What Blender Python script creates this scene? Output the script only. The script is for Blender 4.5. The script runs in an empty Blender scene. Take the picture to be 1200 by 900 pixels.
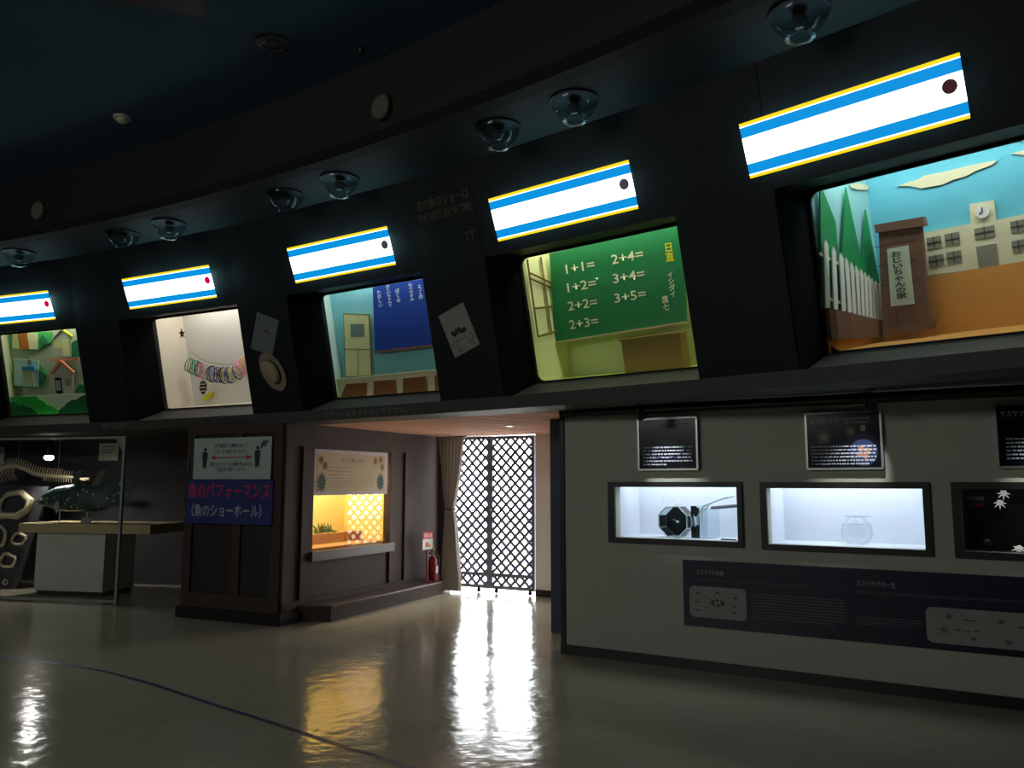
import bpy, math, random
from mathutils import Matrix, Vector

# ------------------------------------------------------------------ camera, world, large lights, exposure
scene = bpy.context.scene
COL = scene.collection
cam_data = bpy.data.cameras.new('camera')
cam_data.sensor_width = 36.0
cam_data.lens = 36.0 * 950.0 / 1200.0
cam_data.clip_end = 200
cam = bpy.data.objects.new('camera', cam_data)
COL.objects.link(cam)
cam.location = (0, 0, 1.6)
cam.rotation_euler = (math.radians(90) + math.atan2(115, 950), 0, 0)
scene.camera = cam

world = bpy.data.worlds.new('daylight')
scene.world = world
world.use_nodes = True
world.node_tree.nodes['Background'].inputs[0].default_value = (0.95, 0.98, 1.0, 1)
world.node_tree.nodes['Background'].inputs[1].default_value = 20.0      # overcast daylight, seen only through the gate

scene.view_settings.view_transform = 'Standard'
scene.view_settings.look = 'None'
scene.view_settings.gamma = 1.0
scene.view_settings.exposure = 0.0
scene.view_settings.use_curve_mapping = False
scene.cycles.max_bounces = 8
scene.cycles.transparent_max_bounces = 12
scene.cycles.sample_clamp_indirect = 4.0

def area_light(name, M, sx, sy, energy, color=(1, 1, 1), portal=False, spread=180):
    """area lamp; shines along -Z of M"""
    l = bpy.data.lights.new(name, 'AREA')
    l.shape = 'RECTANGLE'; l.size = sx; l.size_y = sy; l.energy = energy; l.color = color
    l.spread = math.radians(spread)
    if portal:
        l.cycles.is_portal = True
    o = bpy.data.objects.new(name, l)
    COL.objects.link(o); o.matrix_world = M
    return o

def look(pos, at):
    d = (Vector(at) - Vector(pos)).normalized()
    return Matrix.Translation(pos) @ d.to_track_quat('-Z', 'Y').to_matrix().to_4x4()

# added soft fill with no visible source, gives the hall its dim ambient light
area_light('hall_fill', look((-9.6, -2.4, 4.5), (-.5, 9, 1.4)), 6.0, 0.9, 175, (0.96, 1.0, 0.95))

FR = {
 'B1': [[0.7277, 0.6676, -0.1574, 2.4045], [-0.6859, 0.7083, -0.167, 5.9385], [0.0, 0.2295, 0.9733, 2.57], [0.0, 0.0, 0.0, 1.0]],
 'B2': [[0.7852, 0.6027, -0.1421, 0.4024], [-0.6193, 0.7642, -0.1802, 7.6656], [0.0, 0.2295, 0.9733, 2.57], [0.0, 0.0, 0.0, 1.0]],
 'B3': [[0.8425, 0.5242, -0.1236, -2.0213], [-0.5386, 0.8201, -0.1934, 9.3897], [0.0, 0.2295, 0.9733, 2.57], [0.0, 0.0, 0.0, 1.0]],
 'B4': [[0.8926, 0.4389, -0.1035, -4.6571], [-0.4509, 0.8687, -0.2048, 10.8929], [0.0, 0.2295, 0.9733, 2.57], [0.0, 0.0, 0.0, 1.0]],
 'B5': [[0.9349, 0.3454, -0.0814, -7.5434], [-0.3549, 0.91, -0.2146, 12.1656], [0.0, 0.2295, 0.9733, 2.57], [0.0, 0.0, 0.0, 1.0]],
 'W': [[0.8501, 0.5265, 0.0, 0.51], [-0.5265, 0.8501, 0.0, 7.87], [0.0, -0.0, 1.0, 0.0], [0.0, 0.0, 0.0, 1.0]],
 'A': [[0.9026, 0.4305, 0.0, -3.9739], [-0.4305, 0.9026, 0.0, 10.0158], [0.0, -0.0, 1.0, 0.0], [0.0, 0.0, 0.0, 1.0]],
 'Bf': [[0.4305, -0.9026, 0.0, -2.62], [0.9026, 0.4305, 0.0, 9.37], [0.0, 0.0, 1.0, 0.0], [0.0, 0.0, 0.0, 1.0]],
 'G': [[0.8747, 0.4846, 0.0, -0.735], [-0.4846, 0.8747, 0.0, 12.34], [0.0, -0.0, 1.0, 0.0], [0.0, 0.0, 0.0, 1.0]],
 'K': [[0.9771, 0.2129, 0.0, -7.01], [-0.2129, 0.9771, 0.0, 11.37], [0.0, -0.0, 1.0, 0.0], [0.0, 0.0, 0.0, 1.0]],
 'B1L': [[0.8527, -0.4982, -0.1574, 2.5952], [0.4742, 0.8644, -0.167, 6.5345], [0.2193, 0.0678, 0.9733, 2.7031], [0.0, 0.0, 0.0, 1.0]],
}
LAY = {
 't1_corner': [(-0.01,1.298),(-0.085,-0.109)],
 't1_school': [(0.35,0.794),(0.699,0.795),(0.708,0.947),(0.878,0.939),(0.873,0.782),(1.063,0.788),(1.347,0.798),(1.309,0.429),(1.023,0.428),(0.338,0.439)],
 't1_clock': [(0.794,0.866),(0.839,0.86)],
 't1_win0': [(0.369,0.746),(0.475,0.653)],
 't1_win1': [(0.503,0.749),(0.609,0.652)],
 't1_win2': [(0.367,0.597),(0.476,0.505)],
 't1_win3': [(0.5,0.602),(0.607,0.506)],
 't1_win4': [(0.719,0.749),(0.857,0.661)],
 't1_win5': [(0.967,0.749),(1.061,0.661)],
 't1_win6': [(0.96,0.6),(1.052,0.51)],
 't1_win7': [(1.148,0.752),(1.229,0.668)],
 't1_win8': [(1.142,0.606),(1.227,0.518)],
 't1_door': [(0.717,0.605),(0.856,0.425)],
 't1_ground': [(0.338,0.439),(1.023,0.428)],
 't1_cloud0': [(0.193,1.217),(0.288,1.23),(0.356,1.231),(0.411,1.25),(0.551,1.244),(0.732,1.246),(0.863,1.241),(0.93,1.234),(0.891,1.209),(0.77,1.192),(0.701,1.168),(0.61,1.166),(0.539,1.146),(0.375,1.154),(0.284,1.197)],
 't1_cloud1': [(1.03,1.258),(1.113,1.263),(1.217,1.257),(1.254,1.224),(1.192,1.208),(1.109,1.226)],
 't1_cloud2': [(1.074,1.34),(1.122,1.348),(1.207,1.345),(1.244,1.32),(1.183,1.314),(1.12,1.325)],
 't1_cloud3': [(0.517,1.295),(0.634,1.307),(0.762,1.278),(0.738,1.244),(0.602,1.252),(0.525,1.274)],
 't1_cap': [(0.045,0.925),(0.419,0.911),(0.428,0.836),(0.049,0.858)],
 't1_shaft': [(0.068,0.862),(0.392,0.837),(0.365,0.08),(-0.006,0.062)],
 't1_base': [(0.001,0.063),(0.406,0.081),(0.379,0.013),(-0.0,-0.004)],
 't1_plate': [(0.122,0.709),(0.282,0.708),(0.27,0.232),(0.093,0.238)],
 't1_platetext': [(0.173,0.679),(0.201,0.288)],
 't1_tree0': [(0.127,1.326),(0.253,0.998),(0.188,0.225),(-0.064,0.319)],
 't1_tree1': [(0.439,1.275),(0.514,0.612),(0.42,0.171),(0.122,0.246)],
 't1_tree2': [(0.646,1.075),(0.699,0.461),(0.669,0.124),(0.362,0.191)],
 't1_picktop': [(0.049,0.863),(0.132,0.798),(0.213,0.74),(0.271,0.697),(0.33,0.653),(0.387,0.616),(0.441,0.585),(0.487,0.55),(0.531,0.524),(0.574,0.494),(0.615,0.468),(0.655,0.438)],
 't1_pickbot': [(-0.032,0.311),(0.063,0.287),(0.156,0.263),(0.227,0.242),(0.283,0.222),(0.339,0.203),(0.388,0.184),(0.438,0.169),(0.486,0.158),(0.533,0.147),(0.573,0.137),(0.613,0.127)],
 't1_rail': [(-0.029,0.756),(0.682,0.418),(0.007,0.384),(0.658,0.152)],
 't1_stone': [(-0.04,0.312),(0.645,0.118),(0.652,-0.01),(-0.056,0.051)],
 't2_corner': [(-0.686,1.13),(-0.521,-0.059)],
 't2_board': [(-0.534,1.286),(1.036,1.308),(0.948,0.36),(-0.626,0.326)],
 't2_e0': [(-0.35,1.089),(0.011,1.079)],
 't2_e1': [(-0.363,0.898),(-0.003,0.882)],
 't2_e2': [(-0.387,0.699),(-0.02,0.688)],
 't2_e3': [(-0.402,0.499),(-0.039,0.489)],
 't2_e4': [(0.219,1.1),(0.584,1.085)],
 't2_e5': [(0.206,0.906),(0.571,0.889)],
 't2_e6': [(0.192,0.707),(0.557,0.688)],
 't2_duty': [(0.835,1.147),(0.899,0.967)],
 't2_name': [(0.839,0.871),(0.861,0.62)],
 't2_name2': [(0.739,0.648),(0.777,0.5)],
 't2_dot': [(0.031,0.926)],
 't2_podium': [(0.318,0.276),(0.933,0.258),(0.894,-0.068),(0.282,-0.063)],
 't3_corner': [(-0.748,1.25),(-0.894,0.189)],
 't3_board': [(-0.013,1.268),(0.944,1.267),(0.911,0.472),(-0.119,0.474)],
 't3_tray': [(-0.1,0.482),(0.927,0.479),(0.923,0.454),(-0.105,0.454)],
 't3_c0': [(0.711,1.206),(0.734,1.031)],
 't3_c1': [(0.574,1.244),(0.593,1.028)],
 't3_c2': [(0.361,1.206),(0.389,1.037)],
 't3_c3': [(0.232,1.273),(0.237,1.006)],
 't3_c4': [(0.068,1.221),(0.09,1.015)],
 't3_door': [(-0.563,1.003),(-0.139,0.944),(-0.238,0.178),(-0.683,0.188)],
 't3_doorwin': [(-0.456,0.864),(-0.262,0.684)],
 't3_doorline': [(-0.62,0.55),(-0.188,0.508),(-0.396,0.528),(-0.465,0.185)],
 't3_bench': [(-0.686,0.182),(0.976,0.184)],
 't3_desk0': [(-0.515,0.107),(-0.186,0.106),(-0.219,-0.07),(-0.647,-0.064)],
 't3_desk1': [(-0.043,0.117),(0.292,0.111),(0.271,-0.081),(-0.087,-0.077)],
 't3_desk2': [(0.424,0.116),(0.757,0.118),(0.763,-0.067),(0.385,-0.068)],
 't3_desk3': [(0.903,0.116),(1.203,0.125),(1.221,-0.054),(0.884,-0.074)],
 't4_corner': [(-0.646,1.27),(-0.857,-0.067)],
 't4_arc': [(-0.531,0.543),(-0.417,0.496),(-0.304,0.45),(-0.216,0.415),(-0.127,0.39),(-0.025,0.37),(0.077,0.352),(0.179,0.343),(0.284,0.346),(0.39,0.368),(0.476,0.42),(0.549,0.472),(0.646,0.523)],
 't4_ringh': [(-0.106,0.505),(-0.149,0.274)],
 't4_string': [(-0.453,0.734),(-0.297,0.625),(-0.123,0.555),(0.182,0.496),(0.389,0.502),(0.565,0.566),(0.693,0.651)],
 't4_charm': [(-0.268,0.313),(-0.204,0.25),(-0.222,0.154),(-0.297,0.089),(-0.36,0.151),(-0.34,0.258)],
 't4_yellow': [(-0.547,-0.006),(-0.496,0.042),(-0.388,0.107),(-0.302,0.103),(-0.333,0.034),(-0.437,-0.011)],
 't4_star': [(-0.398,1.007)],
 't5_corner': [(-0.954,1.235),(-1.089,0.264)],
 't5_h1': [(0.022,0.844),(0.077,1.145),(0.283,1.258),(0.47,1.139),(0.408,0.823)],
 't5_h1w': [(0.105,1.085),(0.207,0.967)],
 't5_h1d': [(0.252,1.095),(0.388,0.834)],
 't5_h1r': [(0.08,1.136),(0.301,1.262),(0.499,1.133)],
 't5_h2': [(-0.028,0.255),(0.018,0.573),(0.249,0.754),(0.45,0.562),(0.398,0.247)],
 't5_h2d': [(0.057,0.504),(0.191,0.252)],
 't5_h2w': [(0.264,0.484),(0.399,0.361)],
 't5_h2r': [(0.009,0.575),(0.259,0.755),(0.492,0.556)],
 't5_h3': [(-0.804,0.851),(-0.279,0.799),(-0.36,0.369),(-0.888,0.419)],
 't5_h3a': [(-0.617,0.713),(-0.345,0.65)],
 't5_h3s': [(-0.625,0.662),(-0.427,0.383)],
 't5_h3e': [(-0.467,0.774)],
 't5_h4': [(-0.836,1.29),(-0.297,1.235),(-0.347,0.971),(-0.889,1.022)],
 't5_h4d': [(-0.717,1.263),(-0.508,0.991)],
 't5_hill0': [(-0.917,1.295),(0.002,1.234),(-0.027,1.079),(-0.142,1.036),(-0.375,0.951),(-0.972,1.015)],
 't5_hill1': [(-0.328,0.798),(-0.183,0.556),(-0.29,0.421),(-0.411,0.356),(-0.985,0.4),(-0.9,0.833)],
 't5_tree0': [(-0.168,1.208),(-0.111,1.125),(-0.125,1.047),(-0.202,1.028),(-0.277,1.06),(-0.26,1.135)],
 't5_tree1': [(-0.294,0.645),(-0.219,0.612),(-0.142,0.548),(-0.207,0.462),(-0.285,0.406),(-0.351,0.389)],
 't5_tree2': [(0.48,1.034),(0.591,1.075),(0.662,1.042),(0.621,0.813),(0.439,0.804)],
 't5_tree3': [(0.447,0.244),(0.513,0.319),(0.601,0.384),(0.698,0.35),(0.703,0.234)],
 't5_hedge0': [(-0.963,-0.093),(-0.911,0.168),(-0.801,0.164),(-0.723,0.137),(-0.65,0.088),(-0.574,0.126),(-0.514,0.084),(-0.409,0.06),(-0.325,0.008),(-0.307,-0.112)],
 't5_hedge1': [(-1.002,-0.097),(-0.935,0.245),(-0.278,0.236),(-0.236,0.169),(-0.145,0.156),(-0.078,0.085),(0.037,0.061),(0.119,-0.001),(0.135,-0.129)],
 't5_hedge2': [(0.119,-0.126),(0.167,-0.009),(0.297,0.055),(0.357,0.102),(0.469,0.147),(0.574,0.153),(0.686,0.207),(0.841,0.22),(0.878,-0.147)],
 't5_band': [(-1.042,-0.101),(-0.974,0.242),(-0.312,0.248),(0.713,0.241),(0.89,0.24),(0.822,-0.153)],
 't5_road0': [(-0.051,0.808),(0.537,0.786),(0.531,0.754),(-0.058,0.773)],
 'paper0': [(-1.139,1.137),(-0.791,0.994),(-0.984,0.582),(-1.351,0.705)],
 'hat': [(-1.004,0.388),(-1.188,0.534),(-0.824,0.204),(-0.895,0.511),(-1.178,0.302)],
 'paper1': [(-1.345,0.778),(-0.981,0.878),(-0.841,0.43),(-1.197,0.322)],
 'next0': [(-1.634,1.938),(-0.903,1.904)],
 'next1': [(-1.627,1.802),(-0.896,1.769)],
 'next2': [(-1.041,1.523),(-0.901,1.537)],
 'jambs': [(-0.575,1.333),(-0.655,-0.05)],
 'jambs2': [(-0.633,1.12),(-0.636,-0.081)],
 'jambs4': [(-0.648,1.282),(-0.727,-0.066)],
 'w_f1': [(0.462,1.608),(1.713,1.596),(1.71,1.049),(0.466,1.053)],
 'w_f1i': [(0.529,1.561),(1.667,1.554),(1.667,1.1),(0.534,1.096)],
 'w_f2': [(1.865,1.602),(3.144,1.596),(3.131,1.044),(1.861,1.044)],
 'w_f2i': [(1.91,1.551),(3.093,1.55),(3.084,1.087),(1.926,1.092)],
 'w_f3': [(3.287,1.602),(3.275,1.042)],
 'w_f3i': [(3.34,1.553),(3.332,1.094)],
 'w_p1': [(0.792,2.178),(1.343,2.161),(1.334,1.72),(0.783,1.706)],
 'w_p2': [(2.26,2.154),(2.83,2.158),(2.821,1.697),(2.266,1.715)],
 'w_p3': [(3.597,2.167),(3.599,1.715)],
 'w_panel': [(1.167,0.929),(1.169,0.374),(3.705,0.921),(3.669,0.36)],
 'w_box1': [(1.224,0.708),(1.716,0.447)],
 'w_box2': [(3.065,0.663),(3.068,0.424)],
 'w_ti1': [(1.289,0.826),(1.531,0.835)],
 'w_ti2': [(2.587,0.815),(2.865,0.821)],
 'w_b1': [(1.226,0.771),(2.514,0.757)],
 'w_b2': [(1.761,0.682),(2.494,0.469)],
 'w_b3': [(2.558,0.76),(3.693,0.733)],
 'w_b4': [(2.575,0.567),(3.031,0.492)],
 'w_lamp1': [(0.814,2.192)],
 'w_lamp2': [(2.784,2.182)],
 'w_jar': [(2.461,1.107),(2.61,1.113),(2.49,1.334),(2.439,1.234),(2.68,1.241)],
 'w_oct': [(0.904,1.264),(1.011,1.267),(0.9,1.241),(1.135,1.247),(1.022,1.387),(1.015,1.098)],
 'w_tank': [(0.763,1.432),(1.326,1.408),(1.308,1.095)],
 'w_pipe': [(1.262,1.398),(1.544,1.415)],
 'w_plate': [(1.448,1.125),(1.572,1.129)],
 'w_back2': [(2.11,1.549),(2.092,1.112)],
 'w_jelly': [(3.615,1.517),(3.587,1.446),(3.688,1.113),(3.488,1.158)],
 'w_flag': [(3.362,1.491),(3.485,1.414)],
 'a_s1': [(0.12,2.122),(1.344,2.131),(1.351,1.634),(0.138,1.636)],
 'a_s2': [(0.085,1.633),(1.398,1.64),(1.412,1.142),(0.095,1.136)],
 'a_t1': [(0.473,2.056),(0.979,2.005)],
 'a_t2': [(0.468,1.992),(0.99,1.939)],
 'a_t3': [(0.4,1.827),(1.063,1.786)],
 'a_t4': [(0.503,1.762),(0.96,1.728)],
 'a_arrow': [(0.405,1.891),(1.058,1.889)],
 'a_m1': [(0.316,2.011),(0.331,1.763)],
 'a_m2': [(1.141,2.021),(1.153,1.773)],
 'a_emb': [(1.186,2.088),(1.311,1.993)],
 'a_r1': [(0.12,1.578),(1.368,1.428)],
 'a_r2': [(0.192,1.329),(1.259,1.226)],
 'a_bat': [(0.157,1.195),(0.79,0.898),(0.913,0.902),(1.436,1.217)],
 'b_poster': [(0.477,1.986),(2.068,2.01),(2.058,1.455),(0.497,1.434)],
 'b_prt': [(0.552,1.956),(1.966,1.977),(1.982,1.488),(0.569,1.467)],
 'b_glass': [(0.491,1.434),(2.12,1.454),(2.142,0.786),(0.514,0.775)],
 'b_sill': [(0.449,0.78),(2.229,0.777),(2.233,0.661),(0.454,0.664)],
 'b_title': [(1.007,1.9),(1.463,1.919)],
 'b_bat': [(0.373,1.316),(2.178,1.268),(2.555,1.258)],
 'b_bat2': [(0.29,1.208),(0.506,1.2),(2.08,0.428),(2.208,0.416),(2.533,1.125),(2.651,1.121)],
 'b_leaf0': [(0.649,1.6)],
 'b_leaf1': [(1.862,1.59)],
 'b_star': [(1.163,1.044),(1.293,1.029)],
 'b_step': [(0.45,0.097),(0.952,-0.105),(3.51,-0.064)],
 'b_ext': [(3.234,0.118),(3.482,0.078),(3.349,0.456)],
 'b_extsign': [(3.016,0.875),(3.327,0.866),(3.293,0.611),(3.017,0.622)],
 'k_fishu': [(-0.155,1.329),(-0.097,1.401),(0.004,1.474),(0.148,1.528),(0.293,1.555),(0.459,1.582),(0.669,1.556),(0.878,1.529),(0.978,1.565),(1.077,1.618),(1.197,1.644),(1.299,1.644),(1.414,1.582)],
 'k_fishl': [(-0.152,1.293),(-0.064,1.258),(0.13,1.214),(0.323,1.171),(0.573,1.173),(0.8,1.175),(0.963,1.193),(1.101,1.265),(1.223,1.257),(1.324,1.266),(1.416,1.407)],
 'k_dors1': [(0.428,1.573),(0.447,1.735),(0.528,1.77),(0.571,1.752),(0.526,1.654),(0.512,1.573)],
 'k_dors2': [(0.752,1.556),(0.843,1.725),(0.921,1.792),(0.967,1.778),(0.94,1.671),(0.877,1.538)],
 'k_pect': [(0.292,1.333),(0.344,1.333),(0.326,1.227),(0.301,1.147),(0.251,1.244)],
 'k_pelv': [(0.571,1.199),(0.805,1.166),(0.74,1.142),(0.615,1.164)],
 'k_stand': [(0.278,1.153),(0.29,1.002),(0.729,1.156),(0.74,1.007)],
 'k_card': [(0.976,1.019),(1.162,1.021),(1.158,1.09)],
 'k_spine': [(-1.561,1.697),(-1.431,1.794),(-1.296,1.843),(-1.136,1.852),(-0.971,1.803),(-0.782,1.725),(-0.599,1.696),(-0.396,1.686),(-0.105,1.676),(0.074,1.647),(0.217,1.638)],
 'k_jaw1o': [(-1.12,1.151),(-1.045,1.319),(-0.923,1.451),(-0.637,1.47),(-0.447,1.304),(-0.521,1.137),(-0.667,1.044),(-0.822,1.061),(-1.02,1.031)],
 'k_jaw1i': [(-1.035,1.208),(-1.02,1.282),(-0.917,1.376),(-0.721,1.423),(-0.56,1.34),(-0.563,1.248),(-0.741,1.136),(-0.895,1.125),(-0.986,1.152)],
 'k_jaws': [(-0.997,0.778),(-0.663,0.746),(-0.832,0.424),(-0.848,0.103),(-0.908,0.779),(-0.671,0.849),(-0.843,0.549),(-0.852,0.147)],
 'k_board': [(-1.118,1.578),(-0.227,1.541),(-0.432,0.838),(-0.701,-0.117)],
 'k_paper': [(-0.16,2.23),(0.197,2.226),(0.211,1.947),(-0.152,1.949)],
 'k_paper2': [(-2.053,2.187),(-1.999,2.186),(-1.974,1.846)],
 'k_spot': [(-0.189,2.174),(-0.176,2.016),(-0.171,1.955),(-0.248,1.955)],
 'k_table': [(-0.185,1.01),(1.98,1.033),(-0.132,0.878),(1.949,0.905)],
 'k_plinth': [(0.089,0.857),(1.161,0.854),(1.207,0.016)],
}

# ------------------------------------------------------------------ helpers
random.seed(4)
FRM = {k: Matrix(v) for k, v in FR.items()}
IDM = Matrix.Identity(4)
CEN = Vector((-18.21, -15.934)); RAD = 29.752            # centre and radius of the curved gallery
PHI = {'B1': .815, 'B2': .903, 'B3': 1.002, 'B4': 1.103, 'B5': 1.208}

def T(x, y, z): return Matrix.Translation((x, y, z))

def dmap(k, d):                                          # shallower scenery in two of the tanks
    return .62 + (d - .6) * .5 if k in ('B3', 'B5') and d > .6 else d

def polar(phi, r, z=0):                                  # r = distance inwards from the gallery circle
    return Vector((CEN.x + math.cos(phi) * (RAD - r), CEN.y + math.sin(phi) * (RAD - r), z))

def ringM(phi, r, z):                                    # x to the right, y outwards, z up
    n = Vector((math.cos(phi), math.sin(phi), 0)); t = Vector((math.sin(phi), -math.cos(phi), 0)); k = Vector((0, 0, 1))
    o = polar(phi, r, z)
    return Matrix(((t.x, n.x, k.x, o.x), (t.y, n.y, k.y, o.y), (t.z, n.z, k.z, o.z), (0, 0, 0, 1)))

def lin(c): return c / 12.92 if c <= .04045 else ((c + .055) / 1.055) ** 2.4
def rgb(r, g, b): return (lin(r / 255), lin(g / 255), lin(b / 255), 1)

MATS = {}
def mat(name, color, rough=.6, metal=0., emit=0., ecol=None, var=.12, scale=6., bump=0., bscale=40., spec=.5, stretch=(1, 1, 1), coat=0.):
    if name in MATS: return MATS[name]
    m = bpy.data.materials.new(name); m.use_nodes = True
    nt = m.node_tree; b = nt.nodes['Principled BSDF']
    b.inputs['Roughness'].default_value = rough
    b.inputs['Metallic'].default_value = metal
    b.inputs['Specular IOR Level'].default_value = spec
    b.inputs['Coat Weight'].default_value = coat
    tc = nt.nodes.new('ShaderNodeTexCoord'); mp = nt.nodes.new('ShaderNodeMapping')
    mp.inputs['Scale'].default_value = stretch
    nt.links.new(tc.outputs['Object'], mp.inputs[0])
    n = nt.nodes.new('ShaderNodeTexNoise'); n.inputs['Scale'].default_value = scale; n.inputs['Detail'].default_value = 4
    nt.links.new(mp.outputs[0], n.inputs[0])
    mx = nt.nodes.new('ShaderNodeMix'); mx.data_type = 'RGBA'
    mx.inputs[6].default_value = tuple(c * (1 - var) for c in color[:3]) + (1,)
    mx.inputs[7].default_value = tuple(min(1, c * (1 + var)) for c in color[:3]) + (1,)
    nt.links.new(n.outputs['Fac'], mx.inputs[0])
    nt.links.new(mx.outputs[2], b.inputs['Base Color'])
    if emit:
        b.inputs['Emission Strength'].default_value = emit
        b.inputs['Emission Color'].default_value = ecol or color
    if bump:
        n2 = nt.nodes.new('ShaderNodeTexNoise'); n2.inputs['Scale'].default_value = bscale; n2.inputs['Detail'].default_value = 3
        nt.links.new(mp.outputs[0], n2.inputs[0])
        bp = nt.nodes.new('ShaderNodeBump'); bp.inputs['Strength'].default_value = bump; bp.inputs['Distance'].default_value = .02
        nt.links.new(n2.outputs['Fac'], bp.inputs['Height']); nt.links.new(bp.outputs[0], b.inputs['Normal'])
    MATS[name] = m
    return m

def glass(name, tint=(1, 1, 1, 1), ior=1.5, rough=0.0):
    if name in MATS: return MATS[name]
    m = bpy.data.materials.new(name); m.use_nodes = True; nt = m.node_tree
    nt.nodes.remove(nt.nodes['Principled BSDF'])
    tr = nt.nodes.new('ShaderNodeBsdfTransparent'); tr.inputs[0].default_value = tint
    gl = nt.nodes.new('ShaderNodeBsdfGlossy'); gl.inputs['Roughness'].default_value = rough
    # Schlick reflectance that is the same from both faces of a thin pane
    ge = nt.nodes.new('ShaderNodeNewGeometry'); dt = nt.nodes.new('ShaderNodeVectorMath'); dt.operation = 'DOT_PRODUCT'
    nt.links.new(ge.outputs['Normal'], dt.inputs[0]); nt.links.new(ge.outputs['Incoming'], dt.inputs[1])
    def op(o, a, b=None):
        n = nt.nodes.new('ShaderNodeMath'); n.operation = o
        for i, v in enumerate((a, b)):
            if v is None: continue
            if isinstance(v, (int, float)): n.inputs[i].default_value = v
            else: nt.links.new(v, n.inputs[i])
        return n.outputs[0]
    f0 = ((ior - 1) / (ior + 1)) ** 2
    fr = op('ADD', op('MULTIPLY', op('POWER', op('SUBTRACT', 1.0, op('ABSOLUTE', dt.outputs['Value'])), 5.0), 1 - f0), f0)
    mx = nt.nodes.new('ShaderNodeMixShader')
    nt.links.new(fr, mx.inputs[0]); nt.links.new(tr.outputs[0], mx.inputs[1]); nt.links.new(gl.outputs[0], mx.inputs[2])
    nt.links.new(mx.outputs[0], nt.nodes['Material Output'].inputs[0])
    MATS[name] = m
    return m

def flat(name, r, g, b, rough=.7, **k): return mat(name, rgb(r, g, b), rough, **k)

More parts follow.
